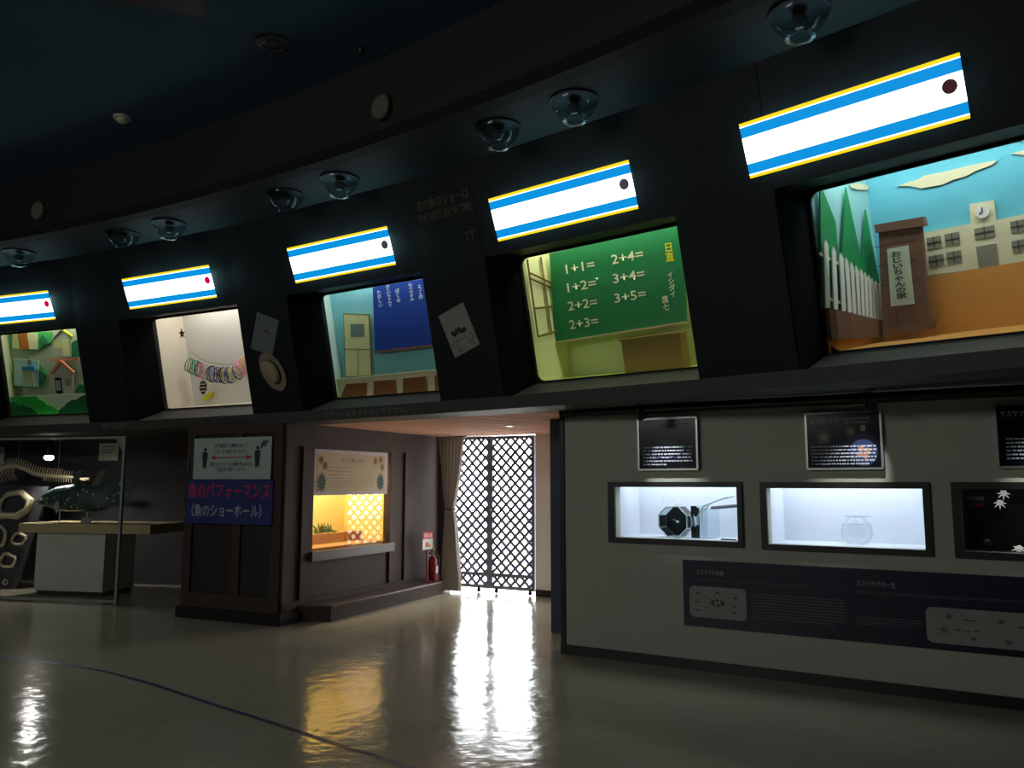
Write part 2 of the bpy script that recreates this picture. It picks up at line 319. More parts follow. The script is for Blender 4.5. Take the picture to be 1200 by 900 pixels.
class MB:
    """collects faces in the coordinates of a frame (x right, y away, z up)"""
    def __init__(s): s.v = []; s.f = []; s.smooth = False
    def quad(s, *p):
        n = len(s.v); s.v += [tuple(q) for q in p]; s.f.append(tuple(range(n, n + len(p)))); return s
    def box(s, x0, x1, y0, y1, z0, z1):
        n = len(s.v)
        s.v += [(x, y, z) for z in (z0, z1) for y in (y0, y1) for x in (x0, x1)]
        s.f += [tuple(n + i for i in q) for q in ((0, 2, 3, 1), (4, 5, 7, 6), (0, 1, 5, 4), (2, 6, 7, 3), (0, 4, 6, 2), (1, 3, 7, 5))]
        return s
    def prism(s, poly, y0, y1):
        """outline in x,z given thickness along y (y0 is the front)"""
        n = len(s.v); k = len(poly)
        ar = sum(poly[i][0] * poly[(i + 1) % k][1] - poly[(i + 1) % k][0] * poly[i][1] for i in range(k))
        if ar < 0: poly = poly[::-1]
        s.v += [(x, y0, z) for x, z in poly] + [(x, y1, z) for x, z in poly]
        s.f.append(tuple(range(n, n + k))); s.f.append(tuple(range(n + 2 * k - 1, n + k - 1, -1)))
        for i in range(k):
            j = (i + 1) % k; s.f.append((n + j, n + i, n + k + i, n + k + j))
        return s
    def slab(s, poly, z0, z1):
        """outline in x,y given thickness along z"""
        n = len(s.v); k = len(poly)
        ar = sum(poly[i][0] * poly[(i + 1) % k][1] - poly[(i + 1) % k][0] * poly[i][1] for i in range(k))
        if ar < 0: poly = poly[::-1]
        s.v += [(x, y, z0) for x, y in poly] + [(x, y, z1) for x, y in poly]
        s.f.append(tuple(range(n + k - 1, n - 1, -1))); s.f.append(tuple(range(n + k, n + 2 * k)))
        for i in range(k):
            j = (i + 1) % k; s.f.append((n + i, n + j, n + k + j, n + k + i))
        return s
    def tube(s, pts, r, n=8, closed=False):
        s.smooth = True
        P = [Vector(p) for p in pts]; k = len(P); b = len(s.v)
        R = r if isinstance(r, (list, tuple)) else [r] * k
        up = None
        for i in range(k):
            a = P[i - 1] if (i > 0 or closed) else P[i]; c = P[(i + 1) % k] if (i < k - 1 or closed) else P[i]
            d = (c - a).normalized()
            if up is None: up = Vector((0, 0, 1)) if abs(d.z) < .9 else Vector((1, 0, 0))
            e1 = d.cross(up).normalized(); e2 = e1.cross(d).normalized(); up = e2
            for j in range(n):
                t = 2 * math.pi * j / n
                s.v.append(tuple(P[i] + e1 * (math.cos(t) * R[i]) + e2 * (math.sin(t) * R[i])))
        for i in range(k if closed else k - 1):
            i2 = (i + 1) % k
            for j in range(n):
                j2 = (j + 1) % n
                s.f.append((b + i * n + j, b + i * n + j2, b + i2 * n + j2, b + i2 * n + j))
        if not closed:
            s.f.append(tuple(b + j for j in range(n - 1, -1, -1))); s.f.append(tuple(b + (k - 1) * n + j for j in range(n)))
        return s
    def lathe(s, prof, n=20, c=(0, 0, 0), cap=True, m=None):
        s.smooth = True
        b = len(s.v); m = m or IDM; c = Vector(c)
        for r, z in prof:
            for j in range(n):
                t = 2 * math.pi * j / n
                s.v.append(tuple(c + (m @ Vector((r * math.cos(t), r * math.sin(t), z)))))
        for i in range(len(prof) - 1):
            for j in range(n):
                j2 = (j + 1) % n
                s.f.append((b + i * n + j, b + i * n + j2, b + (i + 1) * n + j2, b + (i + 1) * n + j))
        if cap:
            s.f.append(tuple(b + j for j in range(n - 1, -1, -1))); s.f.append(tuple(b + (len(prof) - 1) * n + j for j in range(n)))
        return s
    def disc(s, x, y, z, r, n=20, t=.006):
        return s.prism([(x + r * math.cos(2 * math.pi * i / n), z + r * math.sin(2 * math.pi * i / n)) for i in range(n)], y, y + t)
    def ringplate(s, outer, inner, y0, y1):
        """plate with a hole: both outlines have the same number of points"""
        n = len(s.v); k = len(outer)
        for y in (y0, y1):
            s.v += [(x, y, z) for x, z in outer] + [(x, y, z) for x, z in inner]
        for i in range(k):
            j = (i + 1) % k
            s.f += [(n + i, n + j, n + k + j, n + k + i), (n + 2 * k + j, n + 2 * k + i, n + 3 * k + i, n + 3 * k + j),
                    (n + k + i, n + k + j, n + 3 * k + j, n + 3 * k + i), (n + j, n + i, n + 2 * k + i, n + 2 * k + j)]
        return s
    def rows(s, x0, x1, z1, z0, n, y, fill=.5, dash=.035, last=.6):
        """rows of small printed strokes"""
        h = (z1 - z0) / n
        for i in range(n):
            zt = z1 - i * h - h * .2; zb = zt - h * fill; x = x0; e = x1 if i < n - 1 else x0 + (x1 - x0) * last
            while x < e - dash * .4:
                w = dash * random.uniform(.35, 1.3); w = min(w, e - x)
                s.quad((x, y, zb), (x + w, y, zb), (x + w, y, zt), (x, y, zt)); x += w + dash * random.uniform(.12, .3)
        return s
    def bounds(s):
        a = [min(p[i] for p in s.v) for i in range(3)]; b = [max(p[i] for p in s.v) for i in range(3)]
        return a, b
    def mesh(s, name, m, org=(0, 0, 0)):
        me = bpy.data.meshes.new(name)
        me.from_pydata([(p[0] - org[0], p[1] - org[1], p[2] - org[2]) for p in s.v], [], s.f)
        me.materials.append(m)
        if s.smooth:
            me.polygons.foreach_set('use_smooth', [True] * len(me.polygons))
            try: me.set_sharp_from_angle(angle=math.radians(42))
            except Exception: pass
        me.update()
        return me

def link(o, M=None, parent=None):
    COL.objects.link(o)
    if parent is not None: o.parent = parent
    elif M is not None: o.matrix_world = M
    return o

def tag(o, label=None, cat=None, group=None, kind=None):
    if label: o['label'] = label
    if cat: o['category'] = cat
    if group: o['group'] = group
    if kind: o['kind'] = kind
    return o

def struct(name, mb, m, label=None, M=IDM, parent=None):
    o = bpy.data.objects.new(name, mb.mesh(name, m))
    link(o, M, parent)
    if parent is None: tag(o, label, None, None, 'structure')
    return o

class Thing:
    """an Empty at the thing's base that parents its parts; parts are given in frame coordinates"""
    def __init__(s, name, label, cat, M=IDM, org=None, group=None):
        s.M = M; s.org = org
        s.o = bpy.data.objects.new(name, None); s.o.empty_display_size = .1
        COL.objects.link(s.o); tag(s.o, label, cat, group)
        if org is not None: s.o.matrix_world = M @ T(*org)
    def part(s, name, mb, m, parent=None, label=None, kind=None):
        if s.org is None:
            a, b = mb.bounds(); s.org = ((a[0] + b[0]) / 2, (a[1] + b[1]) / 2, a[2]); s.o.matrix_world = s.M @ T(*s.org)
        o = bpy.data.objects.new(name, mb.mesh(name, m, s.org))
        link(o, None, parent or s.o)
        if label: o['label'] = label
        if kind: o['kind'] = kind
        return o
    def text(s, name, body, rect, y, m, parent=None, org=None):
        me = text_mesh(body, rect, y, m, s.org)
        o = bpy.data.objects.new(name, me); link(o, None, parent or s.o); return o
    def lamp(s, name, l, pos, direction):
        """a lamp inside the thing"""
        o = bpy.data.objects.new(name, l); link(o, None, s.o)
        q = Vector(direction).to_track_quat('-Z', 'Y')
        o.location = Vector(pos) - Vector(s.org); o.rotation_euler = q.to_euler(); return o

def single(name, mb, m, label, cat, M=IDM, group=None, kind=None):
    a, b = mb.bounds(); org = ((a[0] + b[0]) / 2, (a[1] + b[1]) / 2, a[2])
    o = bpy.data.objects.new(name, mb.mesh(name, m, org)); link(o, M @ T(*org)); return tag(o, label, cat, group, kind)

def text_mesh(body, rect, y, m, org=(0, 0, 0), bold=.012):
    """lettering stretched into rect = (x0, x1, z0, z1) on the plane y"""
    cu = bpy.data.curves.new('lettering', 'FONT'); cu.body = body; cu.resolution_u = 2; cu.align_x = 'CENTER'; cu.space_line = .95; cu.offset = bold if '\n' not in body else .02
    ob = bpy.data.objects.new('lettering', cu); COL.objects.link(ob)
    bpy.context.view_layer.update()
    me = bpy.data.meshes.new_from_object(ob.evaluated_get(bpy.context.evaluated_depsgraph_get()))
    bpy.data.objects.remove(ob); bpy.data.curves.remove(cu)
    xs = [v.co.x for v in me.vertices]; ys = [v.co.y for v in me.vertices]
    if not xs: return me
    ax, bx, ay, by = min(xs), max(xs), min(ys), max(ys); x0, x1, z0, z1 = rect
    for v in me.vertices:
        v.co = (x0 + (v.co.x - ax) / (bx - ax) * (x1 - x0) - org[0], y - org[1], z0 + (v.co.y - ay) / max(by - ay, 1e-6) * (z1 - z0) - org[2])
    me.materials.clear(); me.materials.append(m)
    return me

def R2(pts):                                              # bounding rectangle of points
    xs = [p[0] for p in pts]; zs = [p[1] for p in pts]
    return min(xs), max(xs), min(zs), max(zs)

def column(pts, half):                                    # rectangle for a vertical line of writing
    x0, x1, z0, z1 = R2(pts); c = (x0 + x1) / 2; return c - half, c + half, z0, z1

def rect_poly(x0, x1, z0, z1): return [(x0, z0), (x1, z0), (x1, z1), (x0, z1)]

def round_rect(x0, x1, z0, z1, r, n=6):
    p = []
    for cx, cz, a in ((x1 - r, z0 + r, -90), (x1 - r, z1 - r, 0), (x0 + r, z1 - r, 90), (x0 + r, z0 + r, 180)):
        for i in range(n + 1):
            t = math.radians(a + 90 * i / n); p.append((cx + r * math.cos(t), cz + r * math.sin(t)))
    return p

def square_out(x0, x1, z0, z1, n=6):
    """outline of a rectangle with as many points as round_rect"""
    p = []
    for cx, cz in ((x1, z0), (x1, z1), (x0, z1), (x0, z0)): p += [(cx, cz)] * (n + 1)
    return p

def bar(mb, x0, z0, x1, z1, w, y0, y1):
    d = Vector((x1 - x0, z1 - z0)); n = Vector((-d.y, d.x)).normalized() * w / 2
    return mb.prism([(x0 - n.x, z0 - n.y), (x1 - n.x, z1 - n.y), (x1 + n.x, z1 + n.y), (x0 + n.x, z0 + n.y)], y0, y1)

def clip_poly(poly, region):
    """convex clip of a polygon by a counter-clockwise convex region"""
    out = poly
    for i in range(len(region)):
        a = region[i]; b = region[(i + 1) % len(region)]; res = []
        side = lambda p: (b[0] - a[0]) * (p[1] - a[1]) - (b[1] - a[1]) * (p[0] - a[0])
        for j in range(len(out)):
            p = out[j]; q = out[(j + 1) % len(out)]; sp = side(p); sq = side(q)
            if sp >= 0: res.append(p)
            if (sp > 0 > sq) or (sp < 0 < sq):
                t = sp / (sp - sq); res.append((p[0] + (q[0] - p[0]) * t, p[1] + (q[1] - p[1]) * t))
        out = res
        if len(out) < 3: return []
    return out

# ------------------------------------------------------------------ materials
m_black = flat('black_paint', 25, 28, 31, .6, spec=.3, bump=.15, bscale=120)
m_reveal_shade = flat('reveal_shade_black', 13, 13, 15, .95, spec=.1)  # shade of the tank reveals put into the colour, darker than the wall paint
m_fascia = flat('ledge_grey', 62, 62, 58, .6, bump=.1)
m_soffit = flat('soffit_brown_black', 19, 17, 16, .7, bump=.2, bscale=8)
m_ceil = flat('ceiling_dark_blue', 40, 74, 96, .8, var=.2, scale=1.2)
m_hall = flat('hall_dark', 30, 34, 38, .9)
m_wall = flat('wall_greenish_white', 176, 179, 162, .7, var=.06, bump=.15, bscale=160)
m_alc = flat('alcove_white', 240, 238, 236, .7, var=.05)
m_dkwall = flat('charcoal_wall', 58, 54, 58, .75)
m_booth = flat('dark_stained_wood', 70, 56, 50, .65, spec=.22, var=.25, scale=4, stretch=(6, 6, 1), bump=.1)
m_boothd = flat('dark_wood_panel', 40, 35, 33, .55, var=.2, scale=4, stretch=(6, 6, 1))
m_base = flat('black_baseboard', 26, 22, 22, .45)
m_rail = flat('brown_rail', 42, 30, 26, .25)
m_frame = flat('frame_light_grey', 150, 152, 148, .4)
m_metal = mat('aluminium', rgb(170, 172, 170), .35, 1.)
m_dmetal = mat('dark_metal', rgb(36, 36, 40), .4, .8)
m_blackpl = flat('black_plastic', 14, 14, 15, .35)
m_glass = glass('clear_glass')
m_navy = flat('navy_panel', 24, 34, 70, .4)
m_white = flat('white_print', 225, 228, 225, .6)
m_plank = flat('ceiling_plank', 226, 176, 152, .75, spec=.12, var=.28, scale=3.5, stretch=(.6, 9, 1))

def floor_material():
    m = bpy.data.materials.new('polished_vinyl'); m.use_nodes = True; nt = m.node_tree; b = nt.nodes['Principled BSDF']
    tc = nt.nodes.new('ShaderNodeTexCoord')
    def noise(s, d=4):
        n = nt.nodes.new('ShaderNodeTexNoise'); n.inputs['Scale'].default_value = s; n.inputs['Detail'].default_value = d
        nt.links.new(tc.outputs['Object'], n.inputs[0]); return n
    n1 = noise(.9); n2 = noise(14, 6)
    mx = nt.nodes.new('ShaderNodeMix'); mx.data_type = 'RGBA'
    mx.inputs[6].default_value = rgb(166, 160, 136); mx.inputs[7].default_value = rgb(196, 190, 166)
    nt.links.new(n1.outputs['Fac'], mx.inputs[0])
    mx2 = nt.nodes.new('ShaderNodeMix'); mx2.data_type = 'RGBA'; mx2.blend_type = 'MULTIPLY'; mx2.inputs[0].default_value = .25
    nt.links.new(mx.outputs[2], mx2.inputs[6]); nt.links.new(n2.outputs['Color'], mx2.inputs[7])
    nt.links.new(mx2.outputs[2], b.inputs['Base Color'])
    rm = nt.nodes.new('ShaderNodeMapRange'); rm.inputs[3].default_value = .07; rm.inputs[4].default_value = .19
    n3 = noise(3.0); nt.links.new(n3.outputs['Fac'], rm.inputs[0]); nt.links.new(rm.outputs[0], b.inputs['Roughness'])
    bp = nt.nodes.new('ShaderNodeBump'); bp.inputs['Strength'].default_value = .22; bp.inputs['Distance'].default_value = .02
    n4 = noise(7.0, 2); nt.links.new(n4.outputs['Fac'], bp.inputs['Height']); nt.links.new(bp.outputs[0], b.inputs['Normal'])
    return m
m_floor = floor_material()

def cloth_material(name, color):
    m = bpy.data.materials.new(name); m.use_nodes = True; nt = m.node_tree; b = nt.nodes['Principled BSDF']
    tc = nt.nodes.new('ShaderNodeTexCoord'); wv = nt.nodes.new('ShaderNodeTexNoise'); wv.inputs['Scale'].default_value = 30
    nt.links.new(tc.outputs['Object'], wv.inputs[0]); mx = nt.nodes.new('ShaderNodeMix'); mx.data_type = 'RGBA'
    mx.inputs[6].default_value = tuple(c * .85 for c in color[:3]) + (1,); mx.inputs[7].default_value = color; nt.links.new(wv.outputs['Fac'], mx.inputs[0])
    nt.links.new(mx.outputs[2], b.inputs['Base Color']); b.inputs['Roughness'].default_value = .9
    tr = nt.nodes.new('ShaderNodeBsdfTranslucent'); nt.links.new(mx.outputs[2], tr.inputs[0])
    ms = nt.nodes.new('ShaderNodeMixShader'); ms.inputs[0].default_value = .12
    nt.links.new(b.outputs[0], ms.inputs[1]); nt.links.new(tr.outputs[0], ms.inputs[2]); nt.links.new(ms.outputs[0], nt.nodes['Material Output'].inputs[0])
    return m

# ------------------------------------------------------------------ setting
mb = MB(); mb.slab([(-22, -14), (12, -14), (12, 11.3), (1.2, 11.3), (-.75, 12.36), (-2.4, 13.25), (-22, 16.5)], -.12, 0)
struct('floor', mb, m_floor, 'glossy cream vinyl floor of the hall')

P0, P1, NS = .50, 1.52, 72
def sweep(prof, phi0=P0, phi1=P1, n=NS, close=True):
    """profile (r, z) swept along the gallery circle"""
    mb = MB(); k = len(prof)
    for i in range(n + 1):
        ph = phi0 + (phi1 - phi0) * i / n
        mb.v += [tuple(polar(ph, r, z)) for r, z in prof]
    for i in range(n):
        for j in range(k if close else k - 1):
            j2 = (j + 1) % k
            mb.f.append((i * k + j, i * k + j2, (i + 1) * k + j2, (i + 1) * k + j))
    if close:
        mb.f.append(tuple(range(k - 1, -1, -1))); mb.f.append(tuple(n * k + j for j in range(k)))
    return mb

struct('ceiling', sweep([(1.19, 5.46), (16, 5.46), (16, 5.56), (1.19, 5.56)]), m_ceil, 'dark blue painted ceiling of the hall')
struct('wall_upper', sweep([(1.19, 5.58), (1.19, 5.46), (1.12, 4.95), (1.09, 4.83), (1.02, 4.76), (.9, 4.74), (-3.2, 4.74), (-3.2, 4.84), (.8, 4.84), (1.0, 5.58)]), m_soffit,
       'black curved bulkhead and soffit above the round lamps')
struct('wall_outer', sweep([(-3.2, 2.3), (-3.2, 4.8), (-3.3, 4.8), (-3.3, 2.3)]), m_hall, 'dark wall behind the overhead tanks')
struct('ceiling_lower', sweep([(-.25, 2.315), (-.25, 2.375), (-4.0, 2.375), (-4.0, 2.315)]), m_hall, 'dark underside of the overhanging gallery')
struct('wall_hall', sweep([(15.9, 0), (15.9, 5.5), (16, 5.5), (16, 0)]), m_hall, 'dark wall of the hall behind the viewer')
for nm, ph, lab in (('wall_end_right', P0 + .01, 'dark end wall on the right of the hall'), ('wall_end_left', P1 - .01, 'dark end wall on the left of the hall')):
    M = ringM(ph, 0, 0); mb = MB(); mb.box(-.05, .05, -16, 6, 0, 5.5)
    struct(nm, mb, m_hall, lab, M)
trim1 = struct('trim_1', sweep([(.08, 2.28), (.08, 2.40), (.02, 2.405), (-.40, 2.41), (-.40, 2.28)]), m_fascia, 'grey curved ledge running under the overhead tanks')

# faceted black wall that carries the overhead tanks, one bay per tank
JL = {'B1': -.30, 'B2': -.635, 'B3': -.62, 'B4': -.70, 'B5': -.77}
PL = {'B1': -1.165, 'B2': -1.5, 'B3': -1.5, 'B4': -1.6, 'B5': -1.6}      # left end of each pier
mb = MB()
def bay_boxes(M, boxes):
    for b in boxes:
        t = MB().box(*b); n = len(mb.v)
        mb.v += [tuple(M @ Vector(p)) for p in t.v]; mb.f += [tuple(i + n for i in q) for q in t.f]
TOPH = 2.25
for k in PHI:
    bay_boxes(FRM[k], [(PL[k], JL[k], 0, .62, -.2, TOPH), (JL[k] - .01, 1.6, 0, .62, 1.275, TOPH), (JL[k] - .01, 1.6, .5, .62, -.2, -.07)])
def plain_bay(ph):
    n = Vector((math.cos(ph), math.sin(ph), 0)); t = Vector((math.sin(ph), -math.cos(ph), 0)); lam = math.atan2(.274, 1.162); k = Vector((0, 0, 1))
    o = polar(ph, -.304, 2.57); y = n * math.cos(lam) + k * math.sin(lam); z = -n * math.sin(lam) + k * math.cos(lam)
    return Matrix(((t.x, y.x, z.x, o.x), (t.y, y.y, z.y, o.y), (t.z, y.z, z.z, o.z), (0, 0, 0, 1)))
for ph in (.815 - .0985, .815 - .197, .815 - .2955, 1.208 + .0985, 1.208 + .197, 1.208 + .2955):
    bay_boxes(plain_bay(ph), [(-1.475, 1.475, 0, .3, -.2, TOPH)])
wall_gallery = struct('wall_gallery', mb, m_black, 'black faceted wall around the five overhead tanks')

# sloped sills below the tanks
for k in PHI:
    struct('jamb_shade_sheet', MB().box(JL[k], JL[k] + .012, .004, .545, -.16, 1.275), m_reveal_shade, None, IDM, wall_gallery).matrix_local = FRM[k]  # added dark sheet that makes the left reveal look shaded
    mb = MB(); x0, x1 = JL[k], 1.50
    mb.v = [(x0, -.06, -.16), (x1, -.06, -.16), (x1, .55, -.065), (x0, .55, -.065), (x0, -.06, -.2), (x1, -.06, -.2), (x1, .55, -.2), (x0, .55, -.2)]
    mb.f = [(0, 1, 2, 3), (4, 7, 6, 5), (0, 4, 5, 1), (1, 5, 6, 2), (2, 6, 7, 3), (3, 7, 4, 0)]
    o = bpy.data.objects.new('sill', mb.mesh('sill', m_fascia)); link(o, None, wall_gallery); o.matrix_local = FRM[k]

# right-hand white wall with three display windows
W = FRM['W']
WIN = [(.532, 1.667, 1.098, 1.556), (1.918, 3.088, 1.09, 1.55), (3.34, 4.51, 1.09, 1.55)]
mb = MB(); xs = 0
for x0, x1, z0, z1 in WIN:
    mb.box(xs, x0, 0, .1, 0, 2.31); mb.box(x0, x1, 0, .1, 0, z0); mb.box(x0, x1, 0, .1, z1, 2.31); xs = x1
mb.box(xs, 9.6, 0, .1, 0, 2.31)
wall_right = struct('wall_right', mb, m_wall, 'greenish white wall with lit display windows on the right', W)
struct('trim_2', MB().tube([(-.02, -.03, 2.262), (9.6, -.03, 2.262)], .045, 10), m_rail, 'brown glossy rail along the top of the white wall', W)
struct('trim_3', MB().box(-.045, .0, -.02, .12, 0, 2.31), m_base, 'dark corner strip at the end of the white wall', W)
struct('baseboard_right', MB().box(-.05, 9.6, -.018, 0, 0, .085), m_base, 'dark baseboard of the white wall', W)
struct('wall_pillar', MB().slab([(.42, 8.96), (1.0, 8.6), (1.12, 8.8), (.54, 9.16)], 0, 2.3), flat('pillar_navy', 62, 68, 92, .6), 'dark navy pillar standing behind the corner of the white wall')
struct('wall_alcove_right', MB().slab([(.60, 8.0), (.68, 8.0), (.68, 11.8), (.60, 11.8)], 0, 2.33), m_alc, 'pale side wall of the gate alcove')

# gate wall
G = FRM['G']
GX0, GX1 = -.30, 1.225
struct('wall_gate', MB().box(GX1, 2.6, 0, .12, 0, 2.33), m_alc, 'pale wall strip to the right of the lattice gate', G)
struct('wall_gate_left', MB().box(-3.2, GX0, 0, .12, 0, 2.33), m_dkwall, 'dark wall behind the gathered curtain', G)
struct('baseboard_gate', MB().box(GX1, 2.6, -.015, 0, 0, .09), m_base, 'dark baseboard right of the lattice gate', G)
struct('ground', MB().box(-14, 14, .12, 30, -.14, -.04), flat('outdoor_concrete', 200, 196, 188, .9), 'pale sunlit ground outside the gate', G)
area_light('gate_daylight', G @ T((GX0 + GX1) / 2, .1, 1.15) @ Matrix.Rotation(math.radians(-90), 4, 'X'), GX1 - GX0, 2.3, 1, portal=True)

# alcove ceiling of wooden boards
root = struct('ceiling_alcove', MB().slab([tuple(polar(1.0, -.3)[:2]), tuple(polar(.905, -.3)[:2]), (.7, 11.7), (-1.3, 12.7)], 2.308, 2.32), m_base, 'boarded warm wood ceiling of the gate alcove')
reg = [tuple(polar(1.03, -.02)[:2]), tuple(polar(.89, -.02)[:2]), (1.0, 9.0), (.75, 11.6), (-1.2, 12.6)]
if sum(reg[i][0] * reg[(i + 1) % 5][1] - reg[(i + 1) % 5][0] * reg[i][1] for i in range(5)) < 0: reg = reg[::-1]
ax = Vector((.755, .656)); ay = Vector((-.656, .755))
for i in range(-30, 40):
    c = Vector((-.5, 10)) + ay * (i * .19); h = .0925
    q = [c - ax * 6 - ay * h, c + ax * 6 - ay * h, c + ax * 6 + ay * h, c - ax * 6 + ay * h]
    p = clip_poly([tuple(v) for v in q], reg)
    if len(p) >= 3:
        struct('plank', MB().slab(p, 2.292 + .002 * (i % 2), 2.308), m_plank, None, IDM, root)

# booth that holds the tortoise tank
A = FRM['A']; BF = FRM['Bf']
mb = MB().box(0, 1.5, 0, .08, 0, 2.31)
mb.box(0, .08, .08, 3.3, 0, 2.31)
booth = struct('wall_booth', mb, m_boothd, 'dark wooden booth wall with display signs', A)
for x0, x1 in ((0, .13), (.78, .90), (1.37, 1.5)):
    struct('batten', MB().box(x0, x1, -.035, 0, .12, 2.27), m_booth, None, IDM, booth)
struct('top_rail', MB().box(0, 1.5, -.036, 0, 2.17, 2.29), m_booth, None, IDM, booth)
struct('bottom_rail', MB().box(0, 1.5, -.034, 0, .13, .30), m_booth, None, IDM, booth)
struct('plinth', MB().box(-.03, 1.56, -.075, 0, 0, .13), m_base, None, IDM, booth)
struct('door_hardware', MB().box(.03, .06, -.055, -.035, 1.70, 1.86).box(.035, .055, -.055, -.035, 1.2, 1.24), m_metal, None, IDM, booth)
bw = struct('wall_booth_side', MB().box(0, .50, 0, .08, 0, 2.31).box(2.13, 3.62, 0, .08, 0, 2.31).box(.50, 2.13, 0, .08, 0, .76).box(.50, 2.13, 0, .08, 1.99, 2.31), m_booth,
            'dark wooden booth wall with the lit tortoise window', BF)
for x0, x1, z0, z1 in ((0, .10, .13, 2.29), (.30, .50, .16, 2.02), (2.13, 2.25, .16, 2.02), (2.5, 2.64, .16, 2.02)):
    struct('batten', MB().box(x0, x1, -.03, 0, z0, z1), m_booth, None, IDM, bw)
struct('bottom_rail', MB().box(0, 3.62, -.03, 0, .13, .24), m_booth, None, IDM, bw)
struct('window_sill', MB().box(.46, 2.2, -.07, 0, .665, .775), flat('sill_wood', 74, 58, 52, .4), None, IDM, bw)
struct('plinth', MB().box(-.07, .25, -.07, 0, 0, .13), m_base, None, IDM, bw)

# back of the specimen bay on the left
K = FRM['K']
struct('wall_left', MB().box(-9, 4.1, 1.95, 2.05, 0, 2.33), m_dkwall, 'charcoal back wall behind the fish specimens', K)

# ------------------------------------------------------------------ overhead tanks
TANKS = {  # scenery wall colour, lamp colour, lamp power, glass left edge, back depth, corner of the slanted left wall
 'B1': dict(gl=-.255, back=1.30, cor=-.05, wall=(98, 190, 214), side=(140, 200, 205), floor=(186, 116, 40), lamp=(.95, 1, .92), e=20, what='school and white picket fence'),
 'B2': dict(gl=-.605, back=1.20, cor=-.60, wall=(214, 222, 164), side=(222, 222, 170), floor=(205, 220, 120), lamp=(.95, 1, .78), e=20, what='green chalkboard'),
 'B3': dict(gl=-.61, back=1.20, cor=-.80, wall=(132, 200, 210), side=(205, 226, 215), floor=(214, 214, 180), lamp=(.95, 1, .95), e=18, what='blue board and door'),
 'B4': dict(gl=-.70, back=1.15, cor=-.75, wall=(214, 210, 200), side=(218, 208, 190), floor=(214, 206, 184), lamp=(1, .98, .92), e=21, what='hanging string of bracelets'),
 'B5': dict(gl=-.775, back=1.20, cor=-1.0, wall=(160, 170, 145), side=(200, 205, 170), floor=(170, 190, 140), lamp=(.95, 1, .8), e=22, what='painted village houses'),
}
GH0, GH1 = -.048, 1.245
for k, d in TANKS.items():
    t = Thing('aquarium_tank', 'lit overhead show tank with rounded window and the ' + d['what'] + ' inside', 'fish tank', FRM[k], (.4, .9, -.1), 'overhead show tanks')
    gl = d['gl']; gr = 1.46
    mb = MB(); mb.smooth = False
    mb.ringplate(square_out(min(gl, JL[k]) - .05, gr + .02, GH0 - .12, GH1 + .12), round_rect(gl, gr - .01, GH0, GH1, .085), .545, .585)
    t.part('window_frame', mb, m_black)
    t.part('glass_pane', MB().box(gl - .02, gr, .586, .592, GH0 - .02, GH1 + .02), m_glass)
    bk = dmap(k, d['back']); cor = d['cor']
    t.part('back_wall', MB().box(cor - .1, 1.95, bk, bk + .02, GH0 - .1, 1.6), flat('scenery_back_' + k, *d['wall'], var=.06, scale=2.5))
    mb = MB(); mb.slab([(gl - .03, .594), (cor, bk), (cor - .03, bk + .01), (gl - .06, .594)], GH0 - .1, 1.6)
    t.part('side_wall', mb, flat('scenery_side_' + k, *d['side'], var=.06, scale=2.5))
    t.part('side_wall', MB().box(1.93, 1.95, .594, bk, GH0 - .1, 1.6), MATS['scenery_side_' + k])
    t.part('frame_filler', MB().box(gr, 1.95, .56, .6, GH0 - .1, 1.6), m_black)
    t.part('tank_floor', MB().box(min(gl, cor) - .06, 1.95, .594, bk, GH0 - .1, GH0 - .03), flat('scenery_floor_' + k, *d['floor'], var=.08))
    t.part('lid', MB().box(min(gl, cor) - .06, 1.95, .56, bk + .02, 1.6, 1.62), m_white)
    l = bpy.data.lights.new('tank_lamp', 'AREA'); l.shape = 'RECTANGLE'; l.size = 2.2; l.size_y = .3; l.energy = d['e']; l.color = d['lamp']
    t.lamp('tank_lamp', l, (.55, .60 + (bk - .6) * .42, 1.585), (0, .12, -1))

# scenery cut-outs: helper for flat painted boards standing in a tank
def cut(k, name, lay, d, m, label, cat, th=.025, group=None, poly=None):
    d = dmap(k, d); mb = MB().prism(poly or LAY[lay], d, d + th)
    return single(name, mb, m, label, cat, FRM[k], group)

# tank 1: school yard
k = 'B1'
m_cream = flat('cream_paint', 216, 214, 180, .7); m_grey = flat('grey_paint', 128, 128, 112, .7); m_brown = flat('stone_brown', 116, 86, 68, .8, var=.15, scale=9)
t = Thing('school_building', 'cream cut-out school building with clock tower in the rightmost tank', 'scenery', FRM[k])
t.part('facade', MB().prism([(x, z) for x, z in LAY['t1_school']], 1.265, 1.292), m_cream)
for i in range(9):
    x0, x1, z0, z1 = R2(LAY['t1_win%d' % i]); w = t.part('window', MB().box(x0, x1, 1.258, 1.266, z0, z1), m_grey)
    mb = MB().box((x0 + x1) / 2 - .004, (x0 + x1) / 2 + .004, 1.254, 1.258, z0, z1); mb.box(x0, x1, 1.254, 1.258, (z0 + z1) / 2 - .004, (z0 + z1) / 2 + .004)
    t.part('glazing_bar', mb, flat('dark_line', 70, 70, 62), w)
x0, x1, z0, z1 = R2(LAY['t1_door']); t.part('door', MB().box(x0, x1, 1.256, 1.266, z0, z1), m_grey)
cx, cz = LAY['t1_clock'][0]; c = t.part('clock', MB().disc(cx, 1.245, cz, .048, 24, .02), m_white)
mb = MB(); bar(mb, cx, cz, cx, cz + .034, .007, 1.24, 1.244); bar(mb, cx, cz, cx - .022, cz - .012, .008, 1.24, 1.244); t.part('clock_hand', mb, m_blackpl, c)
t = Thing('sand_ground', 'orange brown painted ground in front of the cut-out school', 'scenery', FRM[k])
